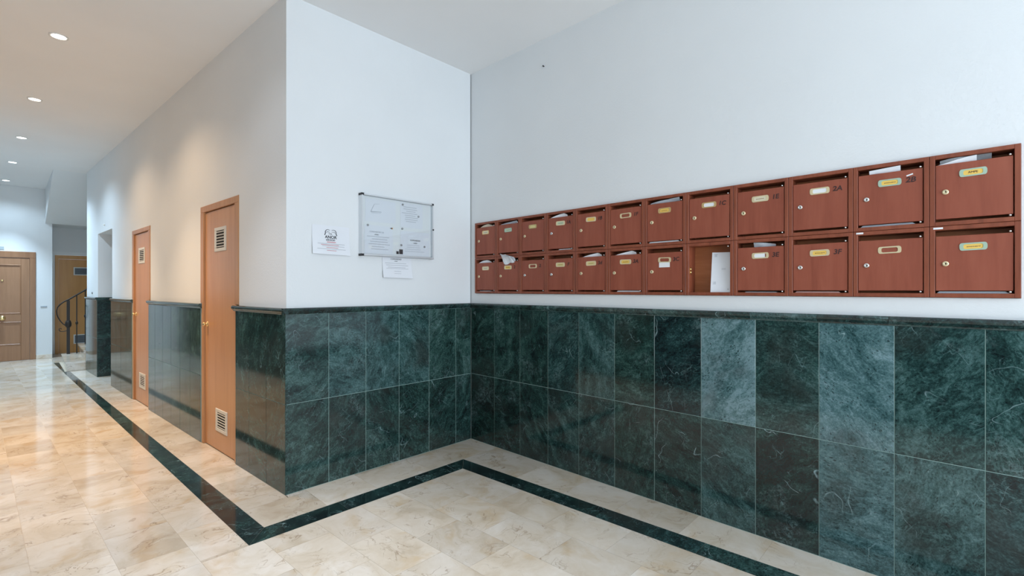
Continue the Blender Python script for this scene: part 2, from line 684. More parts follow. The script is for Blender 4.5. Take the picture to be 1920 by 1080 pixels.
def tile_from(poly, name='floor_tile', m=CREAM, inset=0.0006, top=0.0, color=None):
    if len(poly) < 3 or abs(parea(poly)) < 0.0012:
        return
    if parea(poly) < 0:
        poly = poly[::-1]
    cx = sum(p[0] for p in poly) / len(poly)
    cy = sum(p[1] for p in poly) / len(poly)
    n = len(poly)
    # inset by clipping with shifted edges
    q = poly[:]
    for i in range(n):
        a, b = poly[i], poly[(i + 1) % n]
        dx, dy = b[0] - a[0], b[1] - a[1]
        l = math.hypot(dx, dy)
        if l < 1e-6:
            continue
        nx, ny = -dy / l * inset, dx / l * inset
        q = clip(q, (a[0] + nx, a[1] + ny), (b[0] + nx, b[1] + ny))
    if len(q) < 3:
        return
    mb = MB().prism([(x - cx, y - cy) for x, y in q], -0.0009, top)
    return obj(name, mb, m, floor, loc=(cx, cy, 0), color=color)


TW, TH = 0.405, 0.2833
cnt = 0
for k in range(0, 14):
    off = 0.875 + (TW / 2 if k % 2 == 0 else 0)
    for i in range(-27, 12):
        x0 = off + i * TW
        x1 = x0 + TW
        if x1 < X_END or x0 > 5.2:
            continue
        def yy(x, kk):
            return -0.51 - TH * kk + SG * (x - 0.5)
        poly = [(x0, yy(x0, k + 1)), (x1, yy(x1, k + 1)), (x1, yy(x1, k)), (x0, yy(x0, k))]
        # opposite wall and end wall
        poly = clip(poly, (6, left_y(6)), (-12, left_y(-12)))[:] if False else clip(poly, (-12, left_y(-12)), (6, left_y(6)))
        poly = clip(poly, (X_END, 1), (X_END, -6))if poly else poly
        poly = clip(poly, (5.2, -6), (5.2, 1)) if poly else poly
        if not poly:
            continue
        lob = clip(poly, (CO, 1), (CO, -6))
        if lob:
            lob = clip(lob, (6, BO_R(6)), (-2, BO_R(-2)))
        cor_ = clip(poly, (CO, -6), (CO, 1))
        if cor_:
            cor_ = clip(cor_, (6, BO_L(6)), (-12, BO_L(-12)))
        for p in (lob, cor_):
            if p and tile_from(p):
                cnt += 1
# strip tiles between border and walls
def strip(xs, lo, hi):
    for a, b in zip(xs[:-1], xs[1:]):
        tile_from([(a, lo(a)), (b, lo(b)), (b, hi(b)), (a, hi(a))])
strip([CI, 0.90, 1.305, 1.685, 2.09, 2.495, 2.90, 3.305, 3.71, 4.115, 4.52, 4.85], BI_R, lambda x: 0.004)
tile_from([(0.004, BI_R(0) - 0.30), (CI, BI_R(CI) - 0.30), (CI, 0.004), (0.004, 0.004)])
ys = [BI_R(0) - 0.30, -1.02, -1.145 - 0.0, -1.50, -1.63]
ys = [BI_R(0) - 0.30, -1.145, -1.50]
for a, b in zip(ys[:-1], ys[1:]):
    tile_from([(-0.004, b), (CI, b), (CI, a), (-0.004, a)])
wall_y = lambda x: OC[1] + SL * x
tile_from([(0.04, BI_L(0.04)), (CI, BI_L(CI)), (CI, -1.50), (0.04, -1.50)])
xs = [0.04, -0.12] + [-0.12 - 0.405 * i for i in range(1, 19)] + [-7.42]
for a, b in zip(xs[:-1], xs[1:]):
    tile_from([(b, BI_L(b)), (a, BI_L(a)), (a, min(wall_y(a), wall_y(a)) + 0.004), (b, wall_y(b) + 0.004)])
tile_from([(0.0, -1.63), (0.04, -1.63), (0.04, -1.50), (0.0, -1.50)])
tile_from([(5.2, left_y(5.2)), (6.6, left_y(6.6)), (6.6, 0.004), (5.2, 0.004)])
tile_from([(4.85, BO_R(4.85)), (5.2, BO_R(5.2)), (5.2, 0.004), (4.85, 0.004)])
# alcove floor beyond the stairs
for i in range(4):
    for j in range(5):
        xa, xb = -10.55 + i * 0.405, -10.55 + (i + 1) * 0.405
        ya, yb = -2.49 + j * 0.378, -2.49 + (j + 1) * 0.378
        tile_from([(xa, ya), (xb, ya), (xb, yb), (xa, yb)])
tile_from([(X_END, BO_L(X_END)), (-8.9, BO_L(-8.9)), (-8.9, -2.49), (X_END, -2.49)])
# passage floor and the hidden parts
tile_from([corr(6.50, 1.2), corr(6.50, 0.004), corr(5.46, 0.004), corr(5.46, 1.2)])

# green border pieces
def border(poly, tone=0.3):
    tile_from(poly, 'green_border_stone', GREEN, 0.0006, 0.0002, color=(tone, random.uniform(0.2, 0.7), 0.7, 1))
xs = [CO, 1.04, 1.64, 2.239, 2.84, 3.44, 4.04, 4.64, 4.85]
for i, (a, b) in enumerate(zip(xs[:-1], xs[1:])):
    ai = CI if i == 0 else a
    border([(a, BO_R(a)), (b, BO_R(b)), (b, BI_R(b)), (ai, BI_R(ai))], [0.12, 0.16, 0.34, 0.3, 0.3, 0.3, 0.3, 0.3][i])
ys_ = [None, -0.866, -1.43, None]
GREEN_T = 0
border([(CI, -0.866), (CO, -0.866), (CO, BO_R(CO)), (CI, BI_R(CI))], 0.08)
border([(CI, -1.43), (CO, -1.43), (CO, -0.866), (CI, -0.866)], 0.16)
border([(CI, BI_L(CI)), (CO, BO_L(CO)), (CO, -1.43), (CI, -1.43)], 0.10)
xs = [CO] + [-0.08 - 0.6 * i for i in range(0, 15)] + [-9.0]
for i, (a, b) in enumerate(zip(xs[:-1], xs[1:])):
    ai = CI if i == 0 else a
    if b < -7.46:
        break
    border([(b, BO_L(b)), (a, BO_L(a)), (ai, BI_L(ai)), (b, BI_L(b))], [0.08, 0.2, 0.3, 0.3, 0.22, 0.22, 0.3, 0.3, 0.12, 0.2, 0.2, 0.2, 0.2, 0.2, 0.2][i])
border([(-7.46, BO_L(-7.46)), (a, BO_L(a)), (a, BI_L(a)), (-7.46, BI_L(-7.46))], 0.4)
border([(-8.9, BO_L(-8.9)), (-7.46, BO_L(-7.46)), (-7.46, -2.398), (-8.9, -2.42)], 0.35)

# ---- ceiling
cl = MB()
cl.prism([(-10.9, -4.6), (6.9, -4.6), (6.9, 0.35), (-10.9, 0.35)], CEIL, CEIL + 0.12)
ceiling = obj('ceiling', cl, CEILP, kind='structure')

# ---- wall with the mailboxes (plane y=0), a niche holds the boxes
MB_X0, MB_P, MB_N = 0.055, 0.2793, 12
MB_X1 = MB_X0 + MB_P * MB_N
MB_Z0, MB_Z1 = 1.333, 1.967
ND = 0.110
wr = MB()
wr.box(-0.3, 6.9, PL, 0.3, 0, MB_Z0 - 0.001)
wr.box(-0.3, 6.9, PL, 0.3, MB_Z1 + 0.001, CEIL)
wr.box(-0.3, MB_X0 - 0.001, PL, 0.3, MB_Z0 - 0.001, MB_Z1 + 0.001)
wr.box(MB_X1 + 0.001, 6.9, PL, 0.3, MB_Z0 - 0.001, MB_Z1 + 0.001)
wr.box(MB_X0 - 0.001, MB_X1 + 0.001, ND, 0.3, MB_Z0 - 0.001, MB_Z1 + 0.001)
wall_right = obj('wall_right', wr, PAINT, kind='structure')

# ---- notice wall (plane x=0, local x = world y)
wc = MB()
wc.box(-1.63 + PL, -0.0, PL, 0.30, 0, CEIL)
wall_center = obj('wall_center', wc, PAINT, kind='structure')
wall_center.rotation_euler = (0, 0, PI / 2)

# ---- corridor wall: local x = -u, y into the wall
WT = 0.26
D1 = (0.820, 1.700, 2.107)
D2 = (3.405, 4.250, 2.098)
PS = (5.440, 6.480, 2.232)
UE = 7.443
wk = MB()
def piece(u0, u1, z0, z1):
    wk.box(-u1, -u0, PL, WT, z0, z1)
piece(PL, D1[0], 0, CEIL)
piece(D1[0], D1[1], D1[2], CEIL)
piece(D1[1], D2[0], 0, CEIL)
piece(D2[0], D2[1], D2[2], CEIL)
piece(D2[1], PS[0], 0, CEIL)
piece(PS[0], PS[1], PS[2], CEIL)
piece(PS[1], UE, 0, CEIL)
wall_corr = obj('wall_corridor', wk, PAINT, kind='structure')
wall_corr.location = (OC[0], OC[1], 0)
wall_corr.rotation_euler = (0, 0, ROTC)

# passage behind the opening
pg = MB()
pg.box(-PS[1] - 0.5, -PS[1] - 0.42, WT, 1.3, 0, CEIL - 0.01)
pg.box(-PS[0] + 0.02, -PS[0] + 0.1, WT, 1.3, 0, CEIL - 0.01)
pg.box(-PS[1] - 0.5, -PS[0] + 0.1, 1.3, 1.38, 0, CEIL - 0.01)
wp = obj('wall_passage', pg, PAINT, kind='structure')
wp.location = (OC[0], OC[1], 0)
wp.rotation_euler = (0, 0, ROTC)

# ---- stairwell shell, end wall, opposite wall, entrance wall
we = MB()
we.box(-4.4, -2.49, 0.0, 0.20, 0, CEIL)
wall_end = obj('wall_end', we, PAINT, kind='structure')
wall_end.location = (X_END, 0, 0)
wall_end.rotation_euler = (0, 0, PI / 2)
X_AL = -10.55
wa = MB()
wa.box(-2.69, -2.433, 0, 0.2, 0, CEIL)
wa.box(-2.433, -1.53, 0, 0.2, 2.10, CEIL)
wa.box(-1.53, -0.60, 0, 0.2, 0, CEIL)
wall_al = obj('wall_alcove', wa, PAINT, kind='structure')
wall_al.location = (X_AL, 0, 0)
wall_al.rotation_euler = (0, 0, PI / 2)
wb = MB()
wb.box(X_AL, -7.2, -0.6, -0.5, 0, CEIL)
wb.box(X_AL + 0.0, X_END - 0.2, -2.69, -2.49, 0, CEIL)
wall_stair = obj('wall_stairwell', wb, PAINT, kind='structure')
wl = MB()
wl.prism([(-10.0, left_y(-10)), (6.9, left_y(6.9)), (6.9, left_y(6.9) - 0.2), (-10, left_y(-10) - 0.2)][::-1], 0, CEIL)
wall_left = obj('wall_left', wl, PAINT, kind='structure')
wlt = MB()
wlt.prism([(-9.0, left_y(-9) + 0.012), (6.6, left_y(6.6) + 0.012), (6.6, left_y(6.6)), (-9.0, left_y(-9))][::-1], 0, 1.2)
wlt.prism([(-9.0, left_y(-9) + 0.03), (6.6, left_y(6.6) + 0.03), (6.6, left_y(6.6)), (-9.0, left_y(-9))][::-1], 1.2, 1.243)
obj('marble_wainscot', wlt, GREEN, wall_left, color=(0.4, 0.4, 0.6, 1))
wt = MB()
wt.box(6.6, 6.8, -0.30, 0.012, 0, CEIL)
wt.box(6.6, 6.8, -3.4, -2.90, 0, CEIL)
wt.box(6.6, 6.8, -2.90, -0.30, 2.72, CEIL)
wall_ent = obj('wall_entrance', wt, PAINT, kind='structure')
en = MB()
for y in (-2.90, -2.05, -1.20, -0.35):
    en.box(6.67, 6.72, y, y + 0.05, 0, 2.72)
for z in (0.0, 2.05, 2.67):
    en.box(6.67, 6.72, -2.90, -0.30, z, z + 0.06)
ent = obj('door_5', en, DARKM, kind='structure')
eg = MB()
eg.box(6.69, 6.696, -2.85, -0.35, 0.06, 2.67)
obj('glass_pane', eg, GLASS, ent)

# sloping underside of the upper stair flight
so = MB()
z2 = 2.675
so.add([(-7.54, -2.535, CEIL), (-7.54, -0.6, CEIL), (X_END, -0.6, z2), (X_END, -2.588, z2), (X_END, -2.588, CEIL), (X_END, -0.6, CEIL)],
       [(0, 1, 2, 3), (0, 3, 4), (0, 4, 5, 1), (1, 5, 2), (3, 2, 5, 4)])
so.box(X_AL, X_END + 0.0, -2.49, -0.6, z2, CEIL)
sof = obj('ceiling_stair_soffit', so, PAINT, kind='structure')

# ------------------------------------------------------------ wall tiles and ledges
GAP = 0.0013
tile_cache = {}


def wall_tile(parent, x0, x1, z0, z1, color, th=0.010, y0=0.0):
    key = (round(x1 - x0, 3), round(z1 - z0, 3), th)
    if key not in tile_cache:
        w_, h_ = x1 - x0 - 2 * GAP, z1 - z0 - 2 * GAP
        tile_cache[key] = MB().bevbox(-w_ / 2, w_ / 2, 0, th, -h_ / 2, h_ / 2, 0.0008).mesh('marble_tile', GREEN)
    return link('marble_tile', tile_cache[key], parent, loc=((x0 + x1) / 2, y0 + random.uniform(0, 0.0006), (z0 + z1) / 2), color=color)


LP = [(PL, LEDGE0), (-0.004, LEDGE0), (-0.006, LEDGE0 + 0.006), (-0.013, LEDGE0 + 0.012), (-0.019, LEDGE0 + 0.020),
      (-0.021, LEDGE0 + 0.029), (-0.017, LEDGE0 + 0.038), (-0.009, LEDGE1), (PL, LEDGE1)]


def ledge(parent, x0, x1):
    c = (random.uniform(0.2, 0.5), random.uniform(0.1, 0.6), 0.8, 1)
    m = MB().extr(LP, -(x1 - x0) / 2 + 0.0006, (x1 - x0) / 2 - 0.0006)
    obj('marble_ledge', m, GREEN, parent, loc=((x0 + x1) / 2, 0, 0), color=c)


def grout(parent, x0, x1):
    obj('grout_bed', MB().box(x0, x1, 0.0022, PL, 0, LEDGE0), GROUT, parent)


def T(t, b=0.3, v=0.5):
    return (t, b, v, 1)


RX = [0.0015, 0.306, 0.610, 0.908, 1.203, 1.505, 1.801, 2.103, 2.405, 2.706, 3.005, 3.304, 3.604, 3.904, 4.204, 4.504, 4.849]
RT = [T(.36, .1), T(.50, .15), T(.40, .1), T(.46, .5), T(.62, .5), T(.50, .15), T(.14, .7, .9), T(1.22, .95, .4), T(.60, .35), T(.98, 1, 1), T(.52, .45), T(.46, .4)]
RB = [T(.24, .1), T(.34, .15), T(.40, .2), T(.44, .35), T(.52, .4), T(.44, .1, .8), T(.30, .2, 1), T(.52, .5, .6), T(.26, .2, 1), T(.80, .9, .7), T(.64, .6), T(.34, .8)]
for i in range(len(RX) - 1):
    ct = RT[i] if i < len(RT) else T(.5, .4)
    cb = RB[i] if i < len(RB) else T(.4, .4)
    wall_tile(wall_right, RX[i], RX[i + 1], 0.6, 1.2, ct)
    wall_tile(wall_right, RX[i], RX[i + 1], 0.001, 0.6, cb)
grout(wall_right, 0, 4.85)
obj('marble_wainscot', MB().box(4.852, 6.598, 0.0, PL, 0.001, LEDGE0), GREEN, wall_right, color=(0.4, 0.4, 0.6, 1))
for a, b in zip([0.0, 0.62, 1.22, 1.80, 2.38, 2.70, 2.985, 3.58, 4.2], [0.62, 1.22, 1.80, 2.38, 2.70, 2.985, 3.58, 4.2, 4.85]):
    ledge(wall_right, a, b)

CX = [-1.630, -1.333, -1.047, -0.759, -0.467, -0.178, -0.0015]
CT = [T(.58, .3), T(.64, .6), T(.66, .6), T(.64, .5), T(.56, .15), T(.50, .1)]
CB = [T(.46, .2), T(.42, .2), T(.40, .2), T(.40, .15), T(.36, .15), T(.42, .2)]
for i in range(6):
    wall_tile(wall_center, CX[i], CX[i + 1], 0.6, 1.2, CT[i])
    wall_tile(wall_center, CX[i], CX[i + 1], 0.001, 0.6, CB[i])
grout(wall_center, -1.6185, -0.002)
for a, b in ((-1.65, -1.02), (-1.02, -0.467), (-0.467, -0.0)):
    ledge(wall_center, a, b)

# segments of the corridor wainscot (u ranges)
def cor_tiles(us, mat_tone):
    for a, b in zip(us[:-1], us[1:]):
        for z0, z1 in ((0.001, 0.6), (0.6, 1.2)):
            wall_tile(wall_corr, -b, -a, z0, z1, T(mat_tone + random.uniform(-.08, .08), 0.25, .3))
cor_tiles([0.0005, 0.298, 0.598, 0.862], 0.40)
cor_tiles([1.675, 1.97, 2.27, 2.57, 2.87, 3.17, 3.440], 0.48)
cor_tiles([4.235, 4.535, 4.835, 5.135, 5.464], 0.44)
cor_tiles([6.500, 6.80, 7.10, 7.30, 7.562 - 0.105], 0.42)
for a, b in ((0.012, .862), (1.675, 3.44), (4.235, 5.44), (6.482, 7.443)):
    grout(wall_corr, -b, -a)
for a, b in ((-0.02, 0.30), (0.30, 0.895), (1.66, 2.27), (2.27, 2.87), (2.87, 3.46), (4.21, 4.835), (4.835, 5.45), (6.49, 7.10), (7.10, 7.46)):
    ledge(wall_corr, -b, -a)
# far jamb of the passage, clad in darker marble
for z0, z1 in ((0.001, 0.6), (0.6, 1.2)):
    m = MB().box(-6.48, -6.468, -0.0, WT, z0 + GAP, z1 - GAP)
    obj('marble_tile', m, GREEN, wall_corr, color=T(.22, .1, .2))
obj('marble_ledge', MB().box(-6.48, -6.452, -0.012, WT, LEDGE0, LEDGE1), GREEN, wall_corr, color=T(.3, .1, .2))
# pillar end
for z0, z1 in ((0.001, 0.6), (0.6, 1.2)):
    m = MB().box(-7.455, -7.444, 0.011, WT, z0 + GAP, z1 - GAP)
    obj('marble_tile', m, GREEN, wall_corr, color=T(.3, .1, .2))


# ------------------------------------------------------------ corridor closet doors
def closet_door(name, dims, leaf, low, vents, knob, hinges):
    u0, u1, top = dims
    l0, l1, lt = leaf
    yc = 0.006       # casing face
    c = MB()
    # head, jambs (narrower below the wainscot ledge, where the marble overlaps them)
    c.bevbox(-u1 + 0.001, -u0 - 0.001, yc, yc + 0.05, lt + 0.006, top - 0.001, 0.004)
    c.bevbox(-l0 + 0.003, -u0 - 0.001, yc, yc + 0.05, LEDGE1 + 0.004, lt + 0.006, 0.004)
    c.bevbox(-l0 + 0.003, -low[0] - 0.002, yc, yc + 0.05, 0.001, LEDGE1 + 0.004, 0.004)
    c.bevbox(-u1 + 0.001, -l1 - 0.003, yc, yc + 0.05, LEDGE1 + 0.004, lt + 0.006, 0.004)
    c.bevbox(-low[1] + 0.002, -l1 - 0.003, yc, yc + 0.05, 0.001, LEDGE1 + 0.004, 0.004)
    # rebate behind the leaf
    c.box(-l1 - 0.003, -l1 + 0.012, yc + 0.05, yc + 0.09, 0.001, lt)
    c.box(-l0 - 0.012, -l0 + 0.003, yc + 0.05, yc + 0.09, 0.001, lt)
    d = obj(name, c, CASEW, kind='structure')
    d.location = (OC[0], OC[1], 0)
    d.rotation_euler = (0, 0, ROTC)
    yl = yc + 0.016
    lf = MB().bevbox(-l1 + 0.001, -l0 - 0.001, yl, yl + 0.035, 0.006, lt, 0.002)
    obj('door_leaf', lf, DOORW, d)
    for (a, b, z0, z1, lab) in vents:
        g = MB()
        fw = 0.028
        yf = yl - 0.006
        g.bevbox(-b, -a, yf, yl, z0, z0 + fw, 0.002)
        g.bevbox(-b, -a, yf, yl, z1 - fw, z1, 0.002)
        g.bevbox(-b, -b + fw * 1.4, yf, yl, z0 + fw, z1 - fw, 0.002)
        g.bevbox(-a - fw * 1.4, -a, yf, yl, z0 + fw, z1 - fw, 0.002)
        gr = obj('ventilation_grille', g, GRILLE, d)
        bk = MB().box(-b + fw, -a - fw, yl - 0.0015, yl - 0.0003, z0 + fw, z1 - fw)
        obj('painted_gap_shade', bk, DARKI, gr)  # dark sheet on the leaf paints the shade between the slats
        n = 6
        for i in range(n):
            zc = z0 + fw + (z1 - z0 - 2 * fw) * (i + 0.5) / n
            sl = MB().box(-b + fw, -a - fw, yf + 0.001, yl - 0.002, zc - 0.0036, zc + 0.0036)
            obj('slat', sl, GRILLE, gr)
    kx, kz = knob
    kb = MB().lathe([(0.024, 0.0), (0.024, -0.004), (0.012, -0.007), (0.009, -0.014), (0.016, -0.020), (0.019, -0.027), (0.016, -0.034), (0.008, -0.037)], 20, 'y', (-kx, yl, kz))
    obj('door_knob', kb, BRASS, d)
    for hz in hinges:
        h = MB().lathe([(0.006, -0.05), (0.006, 0.05)], 10, 'z', (-l0 + 0.0005, yl - 0.004, hz))
        obj('hinge', h, DARKM, d)
    # closet back so that nothing shows through
    obj('closet_lining', MB().box(-u1 + 0.002, -u0 - 0.002, 0.10, 0.12, 0.001, top - 0.002), DARKI, d)
    return d


closet_door('door_1', D1, (0.905, 1.618, 2.046), (0.862, 1.675), [(1.118, 1.378, 1.690, 1.893, 0), (1.094, 1.352, 0.168, 0.358, 0)], (1.565, 1.063), (1.866, 1.05))
closet_door('door_2', D2, (3.490, 4.165, 2.041), (3.440, 4.235), [(3.69, 3.98, 1.680, 1.868, 0), (3.66, 3.945, 0.186, 0.365, 0)], (4.118, 1.062), (1.866, 1.05))

# ------------------------------------------------------------ end wall door (local x = world y)
def endframe(name, x):
    o = bpy.data.objects.new(name, None)
    return o


YC = -3.163
d3 = MB()
ro, ri = 0.443, 0.362
d3.bevbox(YC - ro, YC + ro, -0.02, 0.0, 1.975, 2.093, 0.004)
d3.bevbox(YC - ro, YC - ri, -0.02, 0.0, 0.0005, 1.975, 0.004)
d3.bevbox(YC + ri, YC + ro, -0.02, 0.0, 0.0005, 1.975, 0.004)
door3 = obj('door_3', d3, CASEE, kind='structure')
door3.location = (X_END, 0, 0)
door3.rotation_euler = (0, 0, PI / 2)
lf = MB()
# leaf made of stiles, rails and fielded panels
lw = 0.36
lf.box(YC - lw, YC + lw, -0.0035, -0.0005, 0.004, 1.97)
for a, b in ((YC - lw, YC - 0.245), (YC + 0.245, YC + lw)):
    lf.bevbox(a, b, -0.010, -0.0035, 0.004, 1.97, 0.003)
for z0, z1 in ((0.004, 0.305), (0.747, 0.900), (1.840, 1.97)):
    lf.bevbox(YC - 0.245, YC + 0.245, -0.010, -0.0035, z0, z1, 0.003)
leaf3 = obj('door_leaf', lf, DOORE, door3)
for z0, z1 in ((0.305, 0.747), (0.900, 1.840)):
    pm = MB()
    pm.bevbox(YC - 0.245, YC + 0.245, -0.016, -0.0035, z1 - 0.018, z1, 0.005)
    pm.bevbox(YC - 0.245, YC + 0.245, -0.016, -0.0035, z0, z0 + 0.018, 0.005)
    pm.bevbox(YC - 0.245, YC - 0.227, -0.016, -0.0035, z0 + 0.018, z1 - 0.018, 0.005)
    pm.bevbox(YC + 0.227, YC + 0.245, -0.016, -0.0035, z0 + 0.018, z1 - 0.018, 0.005)
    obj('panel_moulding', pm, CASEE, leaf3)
kb = MB().lathe([(0.048, -0.010), (0.048, -0.016), (0.036, -0.022), (0.016, -0.028), (0.014, -0.045), (0.034, -0.055), (0.040, -0.070), (0.030, -0.086), (0.010, -0.09)], 24, 'y', (YC, 0, 0.822))
obj('door_knob', kb, BRASS, leaf3)
ph = MB().lathe([(0.018, -0.010), (0.018, -0.014), (0.008, -0.016)], 16, 'y', (YC, 0, 1.535))
obj('peephole', ph, BRASS, leaf3)

# door in the alcove behind the stairs
d4 = MB()
a0, a1 = -2.433, -1.53
d4.bevbox(a0 + 0.001, a1 - 0.001, -0.012, 0.05, 2.015, 2.094, 0.004)
d4.bevbox(a0 + 0.001, -2.377, -0.012, 0.05, 0.001, 2.015, 0.004)
d4.bevbox(-1.59, a1 - 0.001, -0.012, 0.05, 0.001, 2.015, 0.004)
door4 = obj('door_4', d4, DOORA, kind='structure')
door4.location = (X_AL, 0, 0)
door4.rotation_euler = (0, 0, PI / 2)
obj('door_leaf', MB().bevbox(-2.375, -1.592, 0.008, 0.045, 0.004, 2.012, 0.002), DOORA, door4)
for z0, z1 in ((1.672, 1.846), (0.190, 0.390)):
    g = MB()
    g.bevbox(-2.145, -1.82, 0.002, 0.008, z0, z0 + 0.018, 0.001)
    g.bevbox(-2.145, -1.82, 0.002, 0.008, z1 - 0.018, z1, 0.001)
    g.bevbox(-2.145, -2.125, 0.002, 0.008, z0 + 0.018, z1 - 0.018, 0.001)
    g.bevbox(-1.84, -1.82, 0.002, 0.008, z0 + 0.018, z1 - 0.018, 0.001)
    gr = obj('ventilation_grille', g, WHITEP, door4)
    obj('painted_gap_shade', MB().box(-2.125, -1.84, 0.0065, 0.0078, z0 + 0.018, z1 - 0.018), flat('grey_grille_back', (0.10, 0.12, 0.14), 0.6), gr)  # grey sheet stands in for the shaded gaps of the grille
    for i in range(6):
        zc = z0 + 0.018 + (z1 - z0 - 0.036) * (i + 0.5) / 6
        obj('slat', MB().box(-2.125, -1.84, 0.003, 0.0062, zc - 0.004, zc + 0.004), flat('grey_slat', (0.22, 0.25, 0.28), 0.5) if i == 0 and z0 > 1 else bpy.data.materials['grey_slat'], gr)
t1 = MB()
t1.box(-2.488, a1 + 0.06, -0.006, 0.0, 2.098, 2.165)
t1.box(-2.488, a0 - 0.002, -0.006, 0.0, 0.02, 2.098)
tr = obj('trim_1', t1, flat('white_trim', (0.85, 0.87, 0.88), 0.5), kind='structure')
tr.location = (X_AL, 0, 0)
tr.rotation_euler = (0, 0, PI / 2)

# marble baseboard of the end wall
bb = MB()
bb.bevbox(YC + ro + 0.001, -2.49, -0.014, 0, 0.0005, 0.082, 0.003)
bo = obj('baseboard_end', bb, CREAM, kind='structure')
bo.location = (X_END, 0, 0)
bo.rotation_euler = (0, 0, PI / 2)

# ------------------------------------------------------------ staircase
st = thing('staircase', 'cream marble stairs at the far end of the corridor, rising behind the pillar', 'stairs', (0, 0, 0))
YS = [-2.395, -2.165, -1.885, -1.605, -1.325]
zt = 0.0
for i, y0 in enumerate(YS):
    h = 0.155 if i == 0 else 0.165
    xa, xb = (-8.93, -7.463) if i < 2 else (-8.93, -7.463)
    y1 = -0.61
    s_ = MB()
    s_.box(xa + 0.012, xb - 0.012, y0 + 0.018, YS[i + 1] + 0.03 if i < 4 else y1, max(0.0005, zt), zt + h - 0.03)
    so_ = obj('step', s_, CREAM, st)
    t_ = MB()
    t_.prism([(xa, y0), (xb, y0), (xb, YS[i + 1] + 0.03 if i < 4 else y1), (xa, YS[i + 1] + 0.03 if i < 4 else y1)], zt + h - 0.03, zt + h)
    obj('tread_slab', t_, CREAM, so_)
    zt += h

# wrought iron railing, in the plane x = -8.84
rl = thing('stair_railing', 'dark wrought iron stair railing with a scrolled end at the far stairs', 'railing', (-8.84, -2.30, 0.156))
def rp(y, z, dx=0.0):
    return (dx, y + 2.30, z - 0.156)
nw = MB()
nw.box(-0.028, 0.028, -0.022, 0.022, 0.0, 1.005)
obj('newel_post', nw, IRON, rl)
nc = MB().lathe([(0.030, 0.50), (0.044, 0.53), (0.046, 0.57), (0.040, 0.60), (0.030, 0.63)], 12, 'z')
obj('collar', nc, IRON, rl)
hr = [(-1.55, 1.78), (-1.75, 1.62), (-1.95, 1.46), (-2.063, 1.353), (-2.183, 1.262), (-2.288, 1.18), (-2.36, 1.135), (-2.41, 1.085), (-2.445, 1.03), (-2.458, 0.97), (-2.452, 0.90), (-2.435, 0.84),
      (-2.405, 0.775), (-2.37, 0.72), (-2.33, 0.685), (-2.30, 0.67)]
obj('handrail', MB().tube([rp(*p) for p in hr], 0.014, 8, rs=[0.013] * 6 + [0.011] * 2 + [0.008] * 8), IRON, rl)
cu = [(-2.30, 0.605), (-2.33, 0.590), (-2.37, 0.578), (-2.405, 0.585), (-2.425, 0.612), (-2.42, 0.635), (-2.40, 0.640), (-2.39, 0.625)]
obj('scroll', MB().tube([rp(*p) for p in cu], 0.006, 8), IRON, rl)
for by, bt in ((-2.183, 1.262), (-2.063, 1.353), (-1.92, 1.48), (-1.78, 1.59)):
    zb = 0.156 if by < -2.165 else (0.321 if by < -1.885 else 0.485)
    bm_ = MB()
    bm_.box(-0.008, 0.008, by + 2.30 - 0.008, by + 2.30 + 0.008, zb - 0.156, bt - 0.156)
    mid = zb + (bt - zb) * 0.52
    bm_.lathe([(0.010, -0.035), (0.020, -0.012), (0.020, 0.012), (0.010, 0.035)], 10, 'z', (0, by + 2.30, mid - 0.156))
    obj('baluster', bm_, IRON, rl)

# ------------------------------------------------------------ recessed ceiling lights
ll = ['warm recessed ceiling light nearest the camera, largest of the corridor row', 'warm recessed ceiling light, second of the corridor row',
      'cool white recessed ceiling light, middle one of the corridor row', 'cool white recessed ceiling light, fourth of the corridor row',
      'cool white recessed ceiling light closest to the end wall with the panelled door',
      'unseen fill ceiling light added at the mouth of the corridor', 'unseen fill ceiling light added in the lobby, above the border bend', 'unseen fill ceiling light added in the lobby near the street entrance']
ring = MB().lathe([(0.058, 0.0), (0.058, -0.004), (0.050, -0.007), (0.044, -0.004), (0.044, -0.001)], 32, 'z').mesh('trim_ring', WHITEP)
disc_w = MB().lathe([(0.0435, -0.0012), (0.0435, -0.0035), (0.03, -0.0045)], 32, 'z').mesh('lens', EM_WARM)
disc_c = MB().lathe([(0.0435, -0.0012), (0.0435, -0.0035), (0.03, -0.0045)], 32, 'z').mesh('lens', EM_COOL)
for (lx, ly, lc), lab in zip(LAMPS, ll):
    t = thing('recessed_ceiling_light', lab, 'ceiling light', (lx, ly, CEIL), 0, 'recessed lights of the ceiling')
    link('trim_ring', ring, t)
    link('lens', disc_w if lc is WARM else disc_c, t)


# ------------------------------------------------------------ mailboxes
BT = 0.018        # board thickness
FY = -0.004       # front face of the frames
BD = 0.100        # depth of the boxes behind the front
BH = (MB_Z1 - MB_Z0) / 2
bw = MB_P - 0.0016
bh = BH - 0.0016
fr = MB()
fr.bevbox(0, BT, 0, BD, 0, bh, 0.0012)
fr.bevbox(bw - BT, bw, 0, BD, 0, bh, 0.0012)
fr.bevbox(BT, bw - BT, 0, BD, bh - BT, bh, 0.0012)
fr.bevbox(BT, bw - BT, 0, BD, 0, BT, 0.0012)
frame_me = fr.mesh('frame', BOXF)
back_me = MB().box(BT, bw - BT, BD - 0.006, BD - 0.001, BT, bh - BT).mesh('back_panel', BOXI)
DZ0, DZ1 = BT + 0.012, bh - BT - 0.027
DX0, DX1 = BT + 0.002, bw - BT - 0.003
door_me = MB().bevbox(DX0, DX1, 0.0, 0.014, DZ0, DZ1, 0.0012).mesh('door', BOXD)
LX, LZ = 0.052, 0.150
lock_me = MB().lathe([(0.0115, 0.0), (0.0115, -0.003), (0.0085, -0.0055), (0.004, -0.0055), (0.0035, -0.003)], 18, 'y').mesh('lock', STEEL)
